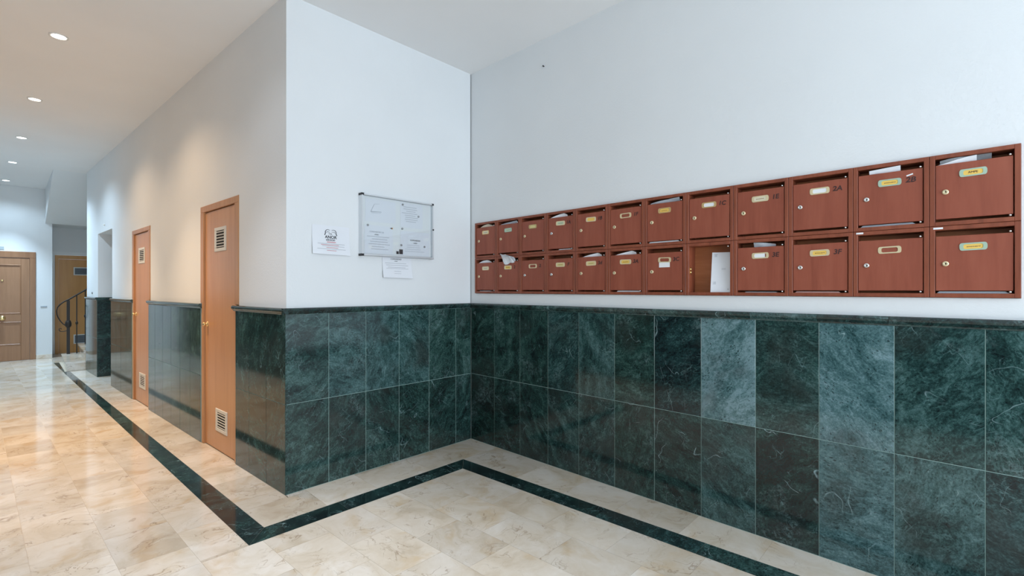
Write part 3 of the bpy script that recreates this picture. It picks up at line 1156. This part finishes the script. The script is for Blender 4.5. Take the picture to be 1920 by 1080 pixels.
lockb_me = MB().lathe([(0.0115, 0.0), (0.0115, -0.003), (0.0085, -0.0055), (0.004, -0.0055), (0.0035, -0.003)], 18, 'y').mesh('lock', BRASSP)
slot_me = MB().box(-0.0012, 0.0012, -0.0062, -0.0052, -0.004, 0.004).mesh('keyhole', INK)
pin_me = MB().lathe([(0.0042, 0.0), (0.0045, -0.006), (0.003, -0.010)], 10, 'y').mesh('hinge_pin', STEEL)
NPX, NPZ = 0.139, bh - 0.094
PW, PH = 0.043, 0.0165


def plate_ring(m, name):
    """oval plate with a rectangular window"""
    outer, inner = [], []
    n = 32
    for k in range(n):
        a = 2 * PI * k / n
        cx = (PW - 0.012) * (1 if math.cos(a) > 0 else -1)
        e = 0.7
        px = cx + 0.012 * math.copysign(abs(math.cos(a)) ** e, math.cos(a))
        pz = PH * math.copysign(abs(math.sin(a)) ** e, math.sin(a))
        outer.append((px, pz))
    iw, ih = PW - 0.013, PH - 0.006
    for k in range(n):
        a = 2 * PI * k / n
        c, s_ = math.cos(a), math.sin(a)
        t = 1 / max(abs(c) / iw * 1.0, abs(s_) / ih)
        # direction scaled to the same quadrant spread
        px, pz = c * t, s_ * t
        inner.append((px, pz))
    vs = [(x, 0.0, z) for x, z in outer] + [(x, -0.0022, z) for x, z in outer] + [(x, -0.0022, z) for x, z in inner] + [(x, -0.0004, z) for x, z in inner]
    fs = []
    for k in range(n):
        j = (k + 1) % n
        fs += [(k, j, n + j, n + k), (n + k, n + j, 2 * n + j, 2 * n + k), (2 * n + k, 2 * n + j, 3 * n + j, 3 * n + k)]
    mb = MB().add(vs, fs)
    return mb.mesh(name, m)


plates = {k: plate_ring(m, 'name_plate_frame') for k, m in (('b', BRASSP), ('g', BRASSG), ('y', BRASS))}
cards = {}
for k, m in (('Y', YELLOW), ('y', YELLP), ('g', GREENC), ('w', WHITEC), ('c', CREAMC), ('e', BOXD)):
    cards[k] = MB().box(-PW + 0.011, PW - 0.011, -0.0010, -0.0002, -PH + 0.005, PH - 0.005).mesh('name_card', m)
cardw = MB().box(-PW + 0.011, PW - 0.019, -0.0010, -0.0002, -PH + 0.005, PH - 0.005).mesh('name_card', WHITEC)


def scribble_me(kind):
    mb = MB()
    rnd = random.Random(kind)
    x = -0.020
    while x < 0.020:
        wdt = rnd.uniform(0.0015, 0.004)
        mb.box(x, x + wdt, -0.0014, -0.0009, -0.0018 - rnd.uniform(0, 0.001), 0.0016)
        x += wdt + rnd.uniform(0.0008, 0.002)
    return mb.mesh('card_lettering', INKM if kind % 2 else flat('brown_ink%d' % kind, (0.30, 0.16, 0.05), 0.6))


scr = [scribble_me(i) for i in range(3)]
# per box: plate frame, card, lettering on card, marker text, tilt, phrase for its label
ROW1 = [('y', 'c', 0, '', 0.5, 'beige folded paper in its slot and a tan name card'),
        ('g', 'g', 0, '', 0.2, 'pale green name card and grey flyers in its slot'),
        ('y', 'y', None, '', 0, 'pale yellow name card and empty slot'),
        ('b', 'g', 0, '1A', 0.2, 'pale green name card and a white flyer poking out'),
        ('b', 'Y', None, '1B', 0, 'bright yellow name card and marker writing 1B'),
        ('b', 'e', None, '1F', 0, 'empty name holder and marker writing 1F'),
        ('y', 'Y', 2, '', 0.2, 'yellow name card and a grey magazine in its slot'),
        ('y', 'w', None, '1C', 0, 'white name card and marker writing 1C'),
        ('b', 'c', 2, '1E', 0, 'cream name card and marker writing 1E'),
        ('b', 'w', None, '2A', 0, 'white name card and marker writing 2A'),
        ('g', 'Y', 0, '2B', 0, 'yellow name card, marker writing 2B and a white envelope on top'),
        ('g', 'Y', 'AMPE', '', 0, 'yellow card lettered AMPE and a plastic bag stuck in its slot')]
ROW2 = [('b', 'c', 0, '', 0, 'cream name card and a white flyer in its slot'),
        ('b', 'Y', 2, '2', 0, 'yellow name card and a bunch of crumpled white papers on top'),
        ('b', 'e', None, '2', 0, 'empty orange-brass name holder and dark open slot'),
        ('b', 'y', 0, 'F', 0, 'pale yellow name card and empty slot'),
        ('b', 'y', 2, '3d', 0, 'yellowish name card and a folded white flyer in its slot'),
        ('b', 'Y', 2, '3A', 0, 'yellow name card and marker writing 3A'),
        ('b', 'e', None, '3C', 0, 'name holder with a white slip stuck below it and writing 3C'),
        None,
        ('b', 'W', None, '3E', 0, 'half-shifted white name card and marker writing 3E'),
        ('b', 'Y', 0, '3F', 0, 'yellow name card and marker writing 3F'),
        ('b', 'e', None, '', 0, 'empty brass name holder and no writing'),
        ('g', 'Y', 0, '', 0, 'faded yellow name card in a greenish holder')]
ORD = ['first', 'second', 'third', 'fourth', 'fifth', 'sixth', 'seventh', 'eighth', 'ninth', 'tenth', 'eleventh', 'last']


def box_origin(c, r):
    """world position of the lower left front corner of box c in row r (0 = upper)"""
    return (MB_X0 + c * MB_P + 0.0008, FY, (MB_Z0 + BH if r == 0 else MB_Z0) + 0.0008)


for r, row in enumerate((ROW1, ROW2)):
    for c, spec in enumerate(row):
        rn = 'upper' if r == 0 else 'lower'
        if spec is None:
            lab = 'doorless open mahogany mailbox in the lower row, with an envelope standing inside'
        else:
            lab = '%s-row mahogany mailbox, %s from the corner, with %s' % (rn, ORD[c], spec[5])
            ws = lab.split()
            if len(ws) > 16:
                lab = '%s-row mahogany mailbox with %s' % (rn, spec[5])
                ws = lab.split()
            lab = ' '.join(ws[:16])
        ox, oy, oz = box_origin(c, r)
        t = thing('mailbox', lab, 'mailbox', (ox, oy, oz), 0, 'mahogany mailboxes set into the wall')
        link('frame', frame_me, t)
        link('back_panel', back_me, t)
        if spec is None:
            cp = MB()
            cp.box(BT, BT + 0.003, 0.012, 0.030, LZ - 0.022, LZ + 0.022)
            cp.lathe([(0.007, 0.0), (0.007, 0.006)], 10, 'x', (BT + 0.003, 0.020, LZ + 0.010))
            cp.lathe([(0.007, 0.0), (0.007, 0.006)], 10, 'x', (BT + 0.003, 0.020, LZ - 0.010))
            obj('lock_strike', cp, BRASS, t)
            for pz in (bh - BT - 0.012,):
                link('hinge_pin', pin_me, t, loc=(bw - BT - 0.010, 0.004, pz))
            continue
        pl, card, letr, mark, tilt, _ = spec
        rr = math.radians(tilt * 1.2 + random.uniform(-0.15, 0.15))
        d = link('door', door_me, t, loc=(0, 0.004 + random.uniform(-.001, .001), 0), rot=(random.uniform(-.003, .003), rr * 0.4, 0))
        lk = link('lock', lock_me if (c in (3, 9, 10) or (r == 1 and c in (2, 8))) else lockb_me, d, loc=(LX, 0, LZ + random.uniform(-.002, .002)))
        link('keyhole', slot_me, d, loc=(LX, 0, LZ))
        link('hinge_pin', pin_me, d, loc=(DX1 - 0.009, 0.006, DZ1 + 0.006))
        link('hinge_pin', pin_me, d, loc=(DX1 - 0.009, 0.006, DZ0 - 0.005))
        pz = NPZ + random.uniform(-0.002, 0.002)
        pr = math.radians(random.uniform(-1.5, 1.5))
        link('name_plate_frame', plates[pl], d, loc=(NPX, 0, pz), rot=(0, pr, 0))
        if card == 'W':
            link('name_card', cardw, d, loc=(NPX, 0, pz), rot=(0, pr, 0))
        elif card != 'e':
            link('name_card', cards[card], d, loc=(NPX, 0, pz), rot=(0, pr, 0))
        if isinstance(letr, str):
            link('card_lettering', text_mb(letr, 0.0125, INKM), d, loc=(NPX, -0.0014, pz))
        elif letr is not None:
            link('card_lettering', scr[letr], d, loc=(NPX, 0, pz), rot=(0, pr, 0))
        if mark:
            link('marker_writing', text_mb(mark, 0.034, INKM, 0.0003, 0.15, 0.0009), d, loc=(0.214, -0.0006, pz + 0.001), rot=(0, math.radians(random.uniform(-4, 4)), 0))
        if r == 1 and c == 6:
            sp = MB().box(-0.036, 0.036, -0.0012, -0.0002, -0.016, 0.016)
            sl = obj('paper_slip', sp, WHITEC, d, loc=(NPX - 0.001, 0, pz - 0.031))
        if r == 0 and c == 10:
            obj('paint_chip', MB().box(-0.012, 0.012, -0.0008, -0.0001, -0.003, 0.003), WHITEC, d, loc=(0.211, 0, pz + 0.024), rot=(0, -0.3, 0))


# ---- letters and flyers
def sheet(pts_fn, nu, nv, th=0.0008):
    """curved sheet with thickness; pts_fn(u,v)->Vector, offset along -y/+y"""
    vs = []
    for side in (0, 1):
        for j in range(nv + 1):
            for i in range(nu + 1):
                p = pts_fn(i / nu, j / nv)
                vs.append((p[0], p[1] + side * th, p[2]))
    n = (nu + 1) * (nv + 1)
    fs = []
    for side in (0, 1):
        for j in range(nv):
            for i in range(nu):
                a = side * n + j * (nu + 1) + i
                q = (a, a + 1, a + nu + 2, a + nu + 1)
                fs.append(q if side == 0 else q[::-1])
    def idx(i, j):
        return j * (nu + 1) + i
    ring_ = [idx(i, 0) for i in range(nu)] + [idx(nu, j) for j in range(nv)] + [idx(i, nv) for i in range(nu, 0, -1)] + [idx(0, j) for j in range(nv, 0, -1)]
    for a, b in zip(ring_, ring_[1:] + ring_[:1]):
        fs.append((a, b, b + n, a + n))
    return MB().add(vs, fs)


def slot_letter(c, r, name, label, m, x0, x1, prof, tilt=0.0, group=None, cat='paper', wob=0.0, print_=None):
    """sheet standing in the mail slot; prof = list of heights of its top edge above the door top, left to right"""
    ox, oy, oz = box_origin(c, r)
    t0 = DZ1
    def fn(u, v):
        x = x0 + (x1 - x0) * u
        k = u * (len(prof) - 1)
        i = min(int(k), len(prof) - 2)
        h = prof[i] + (prof[i + 1] - prof[i]) * (k - i)
        z = t0 - 0.05 + (0.05 + h) * v
        y = 0.034 - 0.026 * v + wob * math.sin(u * 7 + v * 3) * v + tilt * (u - .5) * v
        return (x - x0, y, z - t0 + 0.05)
    mb = sheet(fn, 14, 6)
    me = mb.mesh(name, m)
    return thing(name, label, cat, (ox + x0, oy, oz + t0 - 0.05), 0, group, me)


GL = 'papers sticking out of mail slots'
slot_letter(0, 0, 'flyer', 'beige folded paper in the top slot of the upper mailbox nearest the corner', PAPERB, 0.07, 0.225, [0.0, 0.012, 0.020, 0.025, 0.018, 0.010], 0.004, GL, wob=.003)
slot_letter(1, 0, 'flyer', 'thin grey flyer in the slot of the second upper mailbox from the corner', PAPERG, 0.05, 0.24, [0.004, 0.010, 0.014, 0.018, 0.020], 0.0, GL, wob=.002)
slot_letter(3, 0, 'flyer', 'white flyer poking from the slot of upper mailbox 1A', PAPER, 0.045, 0.20, [0.001, 0.009, 0.016, 0.023, 0.026, 0.012], 0.005, GL, wob=.003)
slot_letter(6, 0, 'magazine', 'rolled grey magazine filling the slot of an upper-row mailbox left of 1C', PAPERG, 0.04, 0.235, [0.006, 0.012, 0.017, 0.020, 0.024, 0.025], 0.0, GL, 'magazine', wob=.004)
slot_letter(10, 0, 'envelope', 'white envelope sticking out of the slot above writing 2B', PAPER, 0.062, 0.178, [0.018, 0.0225, 0.026], 0.0, GL, 'envelope')
slot_letter(11, 0, 'envelope', 'white envelope slanting out of the upper slot at the right end', PAPER, 0.028, 0.150, [0.001, 0.008, 0.016, 0.022, 0.025], 0.0, GL, 'envelope')
slot_letter(11, 0, 'plastic_bag', 'crumpled clear plastic bag stuck in the upper slot at the right end', PLASTIC, 0.034, 0.195, [0.018, 0.023, 0.0255, 0.025, 0.026, 0.025], 0.01, GL, 'plastic bag', wob=.005).location.y += 0.004
slot_letter(0, 1, 'flyer', 'white flyer in the slot of the lower mailbox nearest the corner', PAPER, 0.05, 0.215, [0.001, 0.012, 0.020, 0.024, 0.018, 0.002], 0.004, GL, wob=.003)
slot_letter(4, 1, 'flyer', 'folded white flyer in the lower slot of the mailbox marked 3d', PAPER, 0.065, 0.225, [0.001, 0.008, 0.015, 0.021, 0.026, 0.010], 0.004, GL, wob=.003)
slot_letter(5, 1, 'flyer', 'white leaflet sticking out of the slot of mailbox 3A', PAPER, 0.06, 0.215, [0.001, 0.008, 0.014, 0.020, 0.026, 0.014], 0.004, GL, wob=.003)
slot_letter(8, 1, 'newspaper', 'folded grey newspaper poking out of the slot of mailbox 3E', PAPERG, 0.105, 0.215, [0.026, 0.0245, 0.022, 0.018, 0.012], 0.006, GL, 'newspaper', wob=.003)
# crumpled bunch on the second lower box, it sticks out in front of the frame
def bunch():
    ox, oy, oz = box_origin(1, 1)
    mb = MB()
    rnd = random.Random(5)
    for k in range(4):
        h = 0.050 + 0.010 * k
        a = sheet(lambda u, v: (0.012 * k * (1 - v) + u * (0.15 - 0.012 * k) + 0.01 * v, -0.030 * v * v + 0.010 - 0.004 * k + 0.006 * math.sin(u * 6 + k * 2),
                                (v - 0.4) * h * (1.15 - 0.5 * u) + 0.004 * math.sin(u * 9 + k)), 10, 6)
        mb.add(a.v, a.f)
    me = mb.mesh('paper_bunch', PAPER)
    thing('paper_bunch', 'crumpled bunch of white papers jutting over the top of a lower-row mailbox', 'paper', (ox + 0.072, oy - 0.002, oz + DZ1 + 0.012), 0, GL, me)
bunch()
# papers lying at the bottom, seen through the gap below the doors
def floor_paper(c, r, label, m, x0, x1, n=3):
    ox, oy, oz = box_origin(c, r)
    mb = MB()
    for k in range(n):
        mb.box(0.002 * k, (x1 - x0) - 0.003 * k, 0.001 * k, 0.08, 0.0022 * k, 0.0022 * k + 0.0016)
    me = mb.mesh('letter', m)
    thing('letter', label, 'letter', (ox + x0, oy + 0.007, oz + BT + 0.0004), 0, 'letters lying in the mailboxes', me)
GS = 'white letter in the gap under the door of '
floor_paper(3, 0, GS + 'mailbox 1A', PAPER, 0.12, 0.24)
floor_paper(6, 0, 'coloured magazine edge under the door of the upper mailbox left of 1C', PAPER, 0.03, 0.235, 4)
floor_paper(10, 0, 'grey letters in the gap under the door of mailbox 2B', PAPERG, 0.03, 0.23, 4)
floor_paper(0, 1, GS + 'the lower mailbox nearest the corner', PAPER, 0.06, 0.20, 2)
floor_paper(5, 1, GS + 'mailbox 3A', PAPER, 0.07, 0.245, 4)
floor_paper(9, 1, 'reddish papers visible in the gap under the door of mailbox 3F', PAPERR, 0.03, 0.225, 3)
floor_paper(11, 1, 'grey letter in the gap under the last lower mailbox door', PAPERG, 0.025, 0.245, 4)
floor_paper(8, 1, 'dark crumpled papers in the gap under the door of mailbox 3E', PAPERG, 0.06, 0.22, 2)
# envelope standing in the open box
ox, oy, oz = box_origin(7, 1)
en = sheet(lambda u, v: (0.112 * u, 0.030 * v + 0.004 * math.sin(u * 3), 0.238 * v - 0.003 * u * v), 8, 8, 0.0015)
ev = thing('envelope', 'long white envelope standing upright inside the doorless mailbox', 'envelope', (ox + bw - BT - 0.116, oy + 0.012, oz + BT + 0.0006), 0, None, en.mesh('envelope', PAPER))
for (x, z, w_, h_, m) in ((0.022, 0.225, 0.010, 0.002, INKG), (0.022, 0.219, 0.007, 0.002, INKG), (0.022, 0.213, 0.008, 0.002, INKG),
                          (0.070, 0.140, 0.012, 0.002, INKL), (0.070, 0.134, 0.012, 0.002, INKL), (0.020, 0.060, 0.009, 0.0018, INKL), (0.020, 0.054, 0.009, 0.0018, INKL), (0.020, 0.048, 0.009, 0.0018, INKL), (0.100, 0.018, 0.004, 0.002, INK)):
    y = 0.030 * z / 0.238 + 0.004 * math.sin(x / 0.112 * 3) - 0.0012
    obj('printed_line', MB().box(x - w_, x + w_, y, y + 0.0006, z - h_ / 2, z + h_ / 2), m, ev)
# white wear marks on the frames are small label remnants
for c, r, x, z, w_, lab in ((11, 1, 0.022, bh - 0.009, 0.016, 'white sticker remnant on the frame of the last lower mailbox'),
                            (10, 1, 0.020, bh - 0.008, 0.014, 'white sticker remnant on the frame of the eleventh lower mailbox')):
    ox, oy, oz = box_origin(c, r)
    mb = MB().bevbox(-w_, w_, -0.0008, 0, -0.004, 0.004, 0.0003)
    thing('sticker_remnant', lab, 'sticker', (ox + x + 0.006, oy, oz + z), 0, None, mb.mesh('sticker_remnant', WHITEC))

# ------------------------------------------------------------ notice board on the centre wall (x = +d in front of wall)
def on_center(y, z, d=0.0):
    return (-PL + d, y, z)


BY0, BY1, BZ0, BZ1 = -1.100, -0.448, 1.622, 2.086
bwid, bhei = BY1 - BY0, BZ1 - BZ0
tb = thing('notice_board', 'glazed aluminium notice board holding several notices, hung on the centre wall', 'notice board', on_center(BY0, BZ0), PI / 2)
# local: x along wall (world y), -y towards the room
DB = 0.050
obj('back_panel', MB().box(0.004, bwid - 0.004, -0.022, 0.0, 0.004, bhei - 0.004), BOARDW, tb)
f2 = MB()
f2.bevbox(0.012, bwid - 0.012, -DB, 0.0, 0, 0.014, 0.003)
f2.bevbox(0.012, bwid - 0.012, -DB, 0.0, bhei - 0.014, bhei, 0.003)
f2.bevbox(0, 0.012, -DB, 0.0, 0.0, bhei, 0.003)
f2.bevbox(bwid - 0.012, bwid, -DB, 0.0, 0.0, bhei, 0.003)
obj('frame', f2, ALU, tb)
for cx, cz in ((0, 0), (0, bhei), (bwid, 0), (bwid, bhei)):
    a, b_ = (cx - 0.002, cx + 0.018) if cx == 0 else (cx - 0.018, cx + 0.002)
    c_, d_ = (cz - 0.002, cz + 0.014) if cz == 0 else (cz - 0.014, cz + 0.002)
    obj('corner_cap', MB().bevbox(a, b_, -DB - 0.002, -0.001, c_, d_, 0.003), BLACKP if not (cx > 0 and cz == 0) else ALU, tb)
obj('lock', MB().lathe([(0.007, -DB), (0.007, -DB - 0.004)], 14, 'y', (bwid - 0.006, 0, bhei * 0.53)), BLACKP, tb)
obj('glass_pane', MB().box(0.012, bwid - 0.012, -0.044, -0.041, 0.014, bhei - 0.014), GLASS, tb)


def notice(name, label, x0, x1, z0, z1, lines, y=-0.0225, text=(), rot=0.0):
    """paper pinned on the board; lines: (x centre, z, half width, half height, material) relative to the board"""
    t = thing(name, label, 'notice', on_center(BY0 + x0, BZ0 + z0, -y), PI / 2, 'notices inside the board')
    w_, h_ = x1 - x0, z1 - z0
    obj('sheet', sheet(lambda u, v: (w_ * u, -0.0016 + 0.0005 * math.sin(u * 5 + v * 2), h_ * v), 6, 6, 0.0006), PAPER, t)
    if lines:
        mb = MB()
        for (cx, z, hw, hh) in lines:
            mb.box(cx - hw, cx + hw, -0.0030, -0.0024, z - hh, z + hh)
        o = obj('printed_lines', mb, INKL, t)
        o['kind'] = 'stuff'
    for s_, cx, z, sz, m in text:
        link('heading', text_mb(s_, sz, m), t, loc=(cx, -0.0030, z))
    return t


def rnd_lines(w_, z0, z1, n, seed=0, hh=0.0016):
    r_ = random.Random(seed)
    return [(w_ / 2 + r_.uniform(-.01, .01), z1 - (z1 - z0) * i / max(1, n - 1), w_ * r_.uniform(0.22, 0.42), hh) for i in range(n)]


notice('notice_sheet', 'notice with a heading and grey text, lower left inside the board', 0.035, 0.275, 0.020, 0.235,
       rnd_lines(0.24, 0.035, 0.130, 6, 1, 0.0024), text=[('COMUNIDAD DE', 0.10, 0.165, 0.016, INKG), ('AVISO', 0.10, 0.145, 0.013, INK)])
notice('notice_sheet', 'notice with a printed table, upper right inside the board', 0.345, 0.555, 0.245, 0.440,
       rnd_lines(0.19, 0.05, 0.165, 8, 3, 0.0022), y=-0.0228)
notice('notice_sheet', 'notice with a short bold heading, lower right inside the board', 0.345, 0.625, 0.020, 0.215,
       rnd_lines(0.25, 0.035, 0.085, 4, 4, 0.0016), text=[('COMUNIDAD', 0.14, 0.125, 0.016, INK), ('AVISO', 0.14, 0.103, 0.012, INK)])
# drawn triangle sketch
tri = notice('notice_sheet', 'faint sheet with a sketched folded triangle, upper left inside the board', 0.04, 0.300, 0.262, 0.435, [])
tb2 = MB().tube([(0.045, -0.003, 0.075), (0.075, -0.003, 0.135), (0.120, -0.003, 0.140)], 0.0013, 6)
tb2.tube([(0.045, -0.003, 0.075), (0.135, -0.003, 0.080)], 0.0024, 6)
tb2.tube([(0.050, -0.003, 0.066), (0.130, -0.003, 0.070)], 0.0010, 6)
obj('sketch_lines', tb2, INKL, tri)
# magnets
for i, (x, z, lab) in enumerate(((0.060, 0.232, 'round grey magnet at the upper left of the lower left notice'), (0.365, 0.425, 'round grey magnet at the top of the upper right notice'),
                                 (0.515, 0.345, 'round grey magnet right of the printed table'), (0.360, 0.232, 'round grey magnet between the two right-hand notices'),
                                 (0.352, 0.100, 'round grey magnet at the left edge of the lower right notice'), (0.575, 0.100, 'round grey magnet at the right edge of the lower right notice'))):
    mb = MB().lathe([(0.0085, 0.0), (0.0085, -0.004), (0.006, -0.0055)], 16, 'y')
    thing('magnet', lab, 'magnet', on_center(BY0 + x, BZ0 + z, 0.0252), PI / 2, 'round magnets on the board', mb.mesh('magnet', MAGN))
am = MB().add([(-0.014, -0.001, 0), (0.006, -0.001, 0.007), (0.006, -0.001, -0.007), (-0.014, 0, 0), (0.006, 0, 0.007), (0.006, 0, -0.007)], [(0, 1, 2), (3, 4, 5), (0, 1, 4, 3), (1, 2, 5, 4), (2, 0, 3, 5)])
am.box(0.006, 0.013, -0.001, 0, -0.006, 0.006, 1)
me = am.mesh('arrow_sticker', [INK, ORANGE])
thing('arrow_sticker', 'small black and orange arrow sticker at the top of the lower left notice', 'sticker', on_center(BY0 + 0.262, BZ0 + 0.225, 0.0250), PI / 2, None, me)
bk2 = MB().bevbox(-0.016, 0.016, -0.0015, 0, -0.019, 0.019, 0.0004)
thing('black_label', 'small black square label at the bottom of the board', 'label', on_center(BY0 + 0.350, BZ0 + 0.047, 0.0258), PI / 2, None, bk2.mesh('black_label', INK))
bk2 = MB().bevbox(-0.010, 0.010, -0.0015, 0, -0.011, 0.011, 0.0004)
thing('black_label', 'smaller dark label left of the black square label in the board', 'label', on_center(BY0 + 0.318, BZ0 + 0.038, 0.0258), PI / 2, None, bk2.mesh('black_label', BLACKP))


# loose papers taped to the wall
def wall_paper(name, label, y0, y1, z0, z1, curl=0.018):
    w_, h_ = y1 - y0, z1 - z0
    t = thing(name, label, 'notice', on_center(y0, z0, 0.001), PI / 2)
    def fn(u, v):
        b = (1 - v) ** 2
        return (w_ * u + 0.004 * (1 - v) * u, -0.0012 - curl * b * (0.6 + 0.6 * abs(u - 0.5)) - 0.002 * (1 - v) * math.sin(u * 6), h_ * v - 0.012 * u * (1 - v) * 0.4)
    obj('sheet', sheet(fn, 10, 10, 0.0008), PAPER, t)
    return t, fn, w_, h_


def print_on(t, fn, w_, h_, items, m, name='printed_lines'):
    mb = MB()
    for (u, v, hw, hh) in items:
        n = 8
        top, bot = [], []
        for i in range(n + 1):
            uu = u - hw + 2 * hw * i / n
            p = fn(uu, v + hh)
            q = fn(uu, v - hh)
            top.append((p[0], p[1] - 0.0007, p[2]))
            bot.append((q[0], q[1] - 0.0007, q[2]))
        mb.add(bot + top, [(i, i + 1, n + 2 + i, n + 1 + i) for i in range(n)])
    o = obj(name, mb, m, t)
    o['kind'] = 'stuff'
    return o


t, fn, w_, h_ = wall_paper('taped_notice', 'white notice with black lettered logo and red lines, taped left of the board', -1.450, -1.178, 1.619, 1.822)
print_on(t, fn, w_, h_, [(0.5, 0.37, 0.36, 0.010), (0.55, 0.29, 0.30, 0.009), (0.5, 0.19, 0.38, 0.009)], INKL)
print_on(t, fn, w_, h_, [(0.5, 0.43, 0.12, 0.014), (0.46, 0.33, 0.24, 0.009), (0.52, 0.24, 0.16, 0.009), (0.5, 0.14, 0.13, 0.008)], INKR, 'red_lines')
for s_, u, v, sz, b in (('TAL', 0.48, 0.715, 0.016, 0), ('ANOR', 0.49, 0.60, 0.030, 0.0006), ('SERVICIO', 0.48, 0.50, 0.016, 0.0003)):
    p = fn(u, v)
    link('heading', text_mb(s_, sz, INK, bold=b), t, loc=(p[0], p[1] - 0.0009, p[2]))
arc = MB()
for sgn in (-1, 1):
    cu_ = [(0.165, 0.67), (0.145, 0.72), (0.145, 0.79), (0.120, 0.845), (0.075, 0.865), (0.025, 0.845)]
    cv_ = [(0.125, 0.76), (0.080, 0.79), (0.030, 0.775)]
    for cc, r0 in ((cu_, 0.0030), (cv_, 0.0014)):
        pp = []
        for (du, v) in cc:
            p = fn(0.49 + sgn * du, v)
            pp.append((p[0], p[1] - 0.0012, p[2]))
        arc.tube(pp, r0, 6, rs=[r0 * (1.0 - 0.12 * k) for k in range(len(pp))])
obj('logo', arc, INK, t)
t, fn, w_, h_ = wall_paper('taped_notice', 'white notice with curled lower corners, hanging below the board', -0.905, -0.640, 1.462, 1.621, 0.022)
t.location.x += 0.001
print_on(t, fn, w_, h_, [(0.45, 0.72, 0.36, 0.012), (0.50, 0.62, 0.38, 0.012), (0.48, 0.52, 0.30, 0.012), (0.5, 0.46, 0.38, 0.010), (0.5, 0.33, 0.12, 0.011), (0.5, 0.22, 0.12, 0.009)], INKL)
for s_, u, v, sz in (('COMUNIDAD', 0.46, 0.92, 0.016), ('AVISO', 0.46, 0.82, 0.010)):
    p = fn(u, v)
    link('heading', text_mb(s_, sz, INK), t, loc=(p[0], p[1] - 0.0009, p[2]))

# ------------------------------------------------------------ small things
sw = MB().bevbox(-0.045, 0.045, -0.008, 0.0, -0.012, 0.012, 0.003)
swt = thing('wall_plate', 'small slim grey plate on the end wall right of the panelled door', 'switch', (X_END, -2.61, 1.026), PI / 2, None, sw.mesh('wall_plate', flat('grey_plastic', (0.36, 0.40, 0.44), 0.4)))
sg = MB().bevbox(-0.05, 0.05, -0.006, 0.0, -0.03, 0.03, 0.002)
sgn_ = thing('door_number_sign', 'small grey number sign above the panelled end door', 'sign', (X_END, -3.19, 2.147), PI / 2, None, sg.mesh('door_number_sign', flat('sign_grey', (0.42, 0.48, 0.50), 0.4)))
cx, cy = corr(6.78, 0.004)
p_ = MB().lathe([(0.018, 0.004), (0.018, -0.006), (0.010, -0.010)], 16, 'y')
thing('push_button', 'small round grey button low on the white pillar just above the ledge', 'button', (corr(6.93, PL - 0.004)[0], corr(6.93, PL - 0.004)[1], 1.31), ROTC, None, p_.mesh('push_button', MAGN))
hk = MB().lathe([(0.014, 0.0), (0.014, -0.010), (0.005, -0.022)], 12, 'y')
hk.box(-0.03, 0.03, -0.004, 0, -0.006, 0.006)
h0 = corr(5.95, PL)
thing('wall_hook', 'small white wall hook above the passage opening', 'hook', (h0[0], h0[1], 2.33), ROTC, None, hk.mesh('wall_hook', WHITEP))
# little dark nail high on the mailbox wall
nl = MB().lathe([(0.004, 0.0), (0.004, -0.012), (0.006, -0.014)], 10, 'y')
thing('nail', 'tiny dark nail high on the wall above the mailboxes', 'nail', (0.86, PL, 3.13), 0, None, nl.mesh('nail', INK))
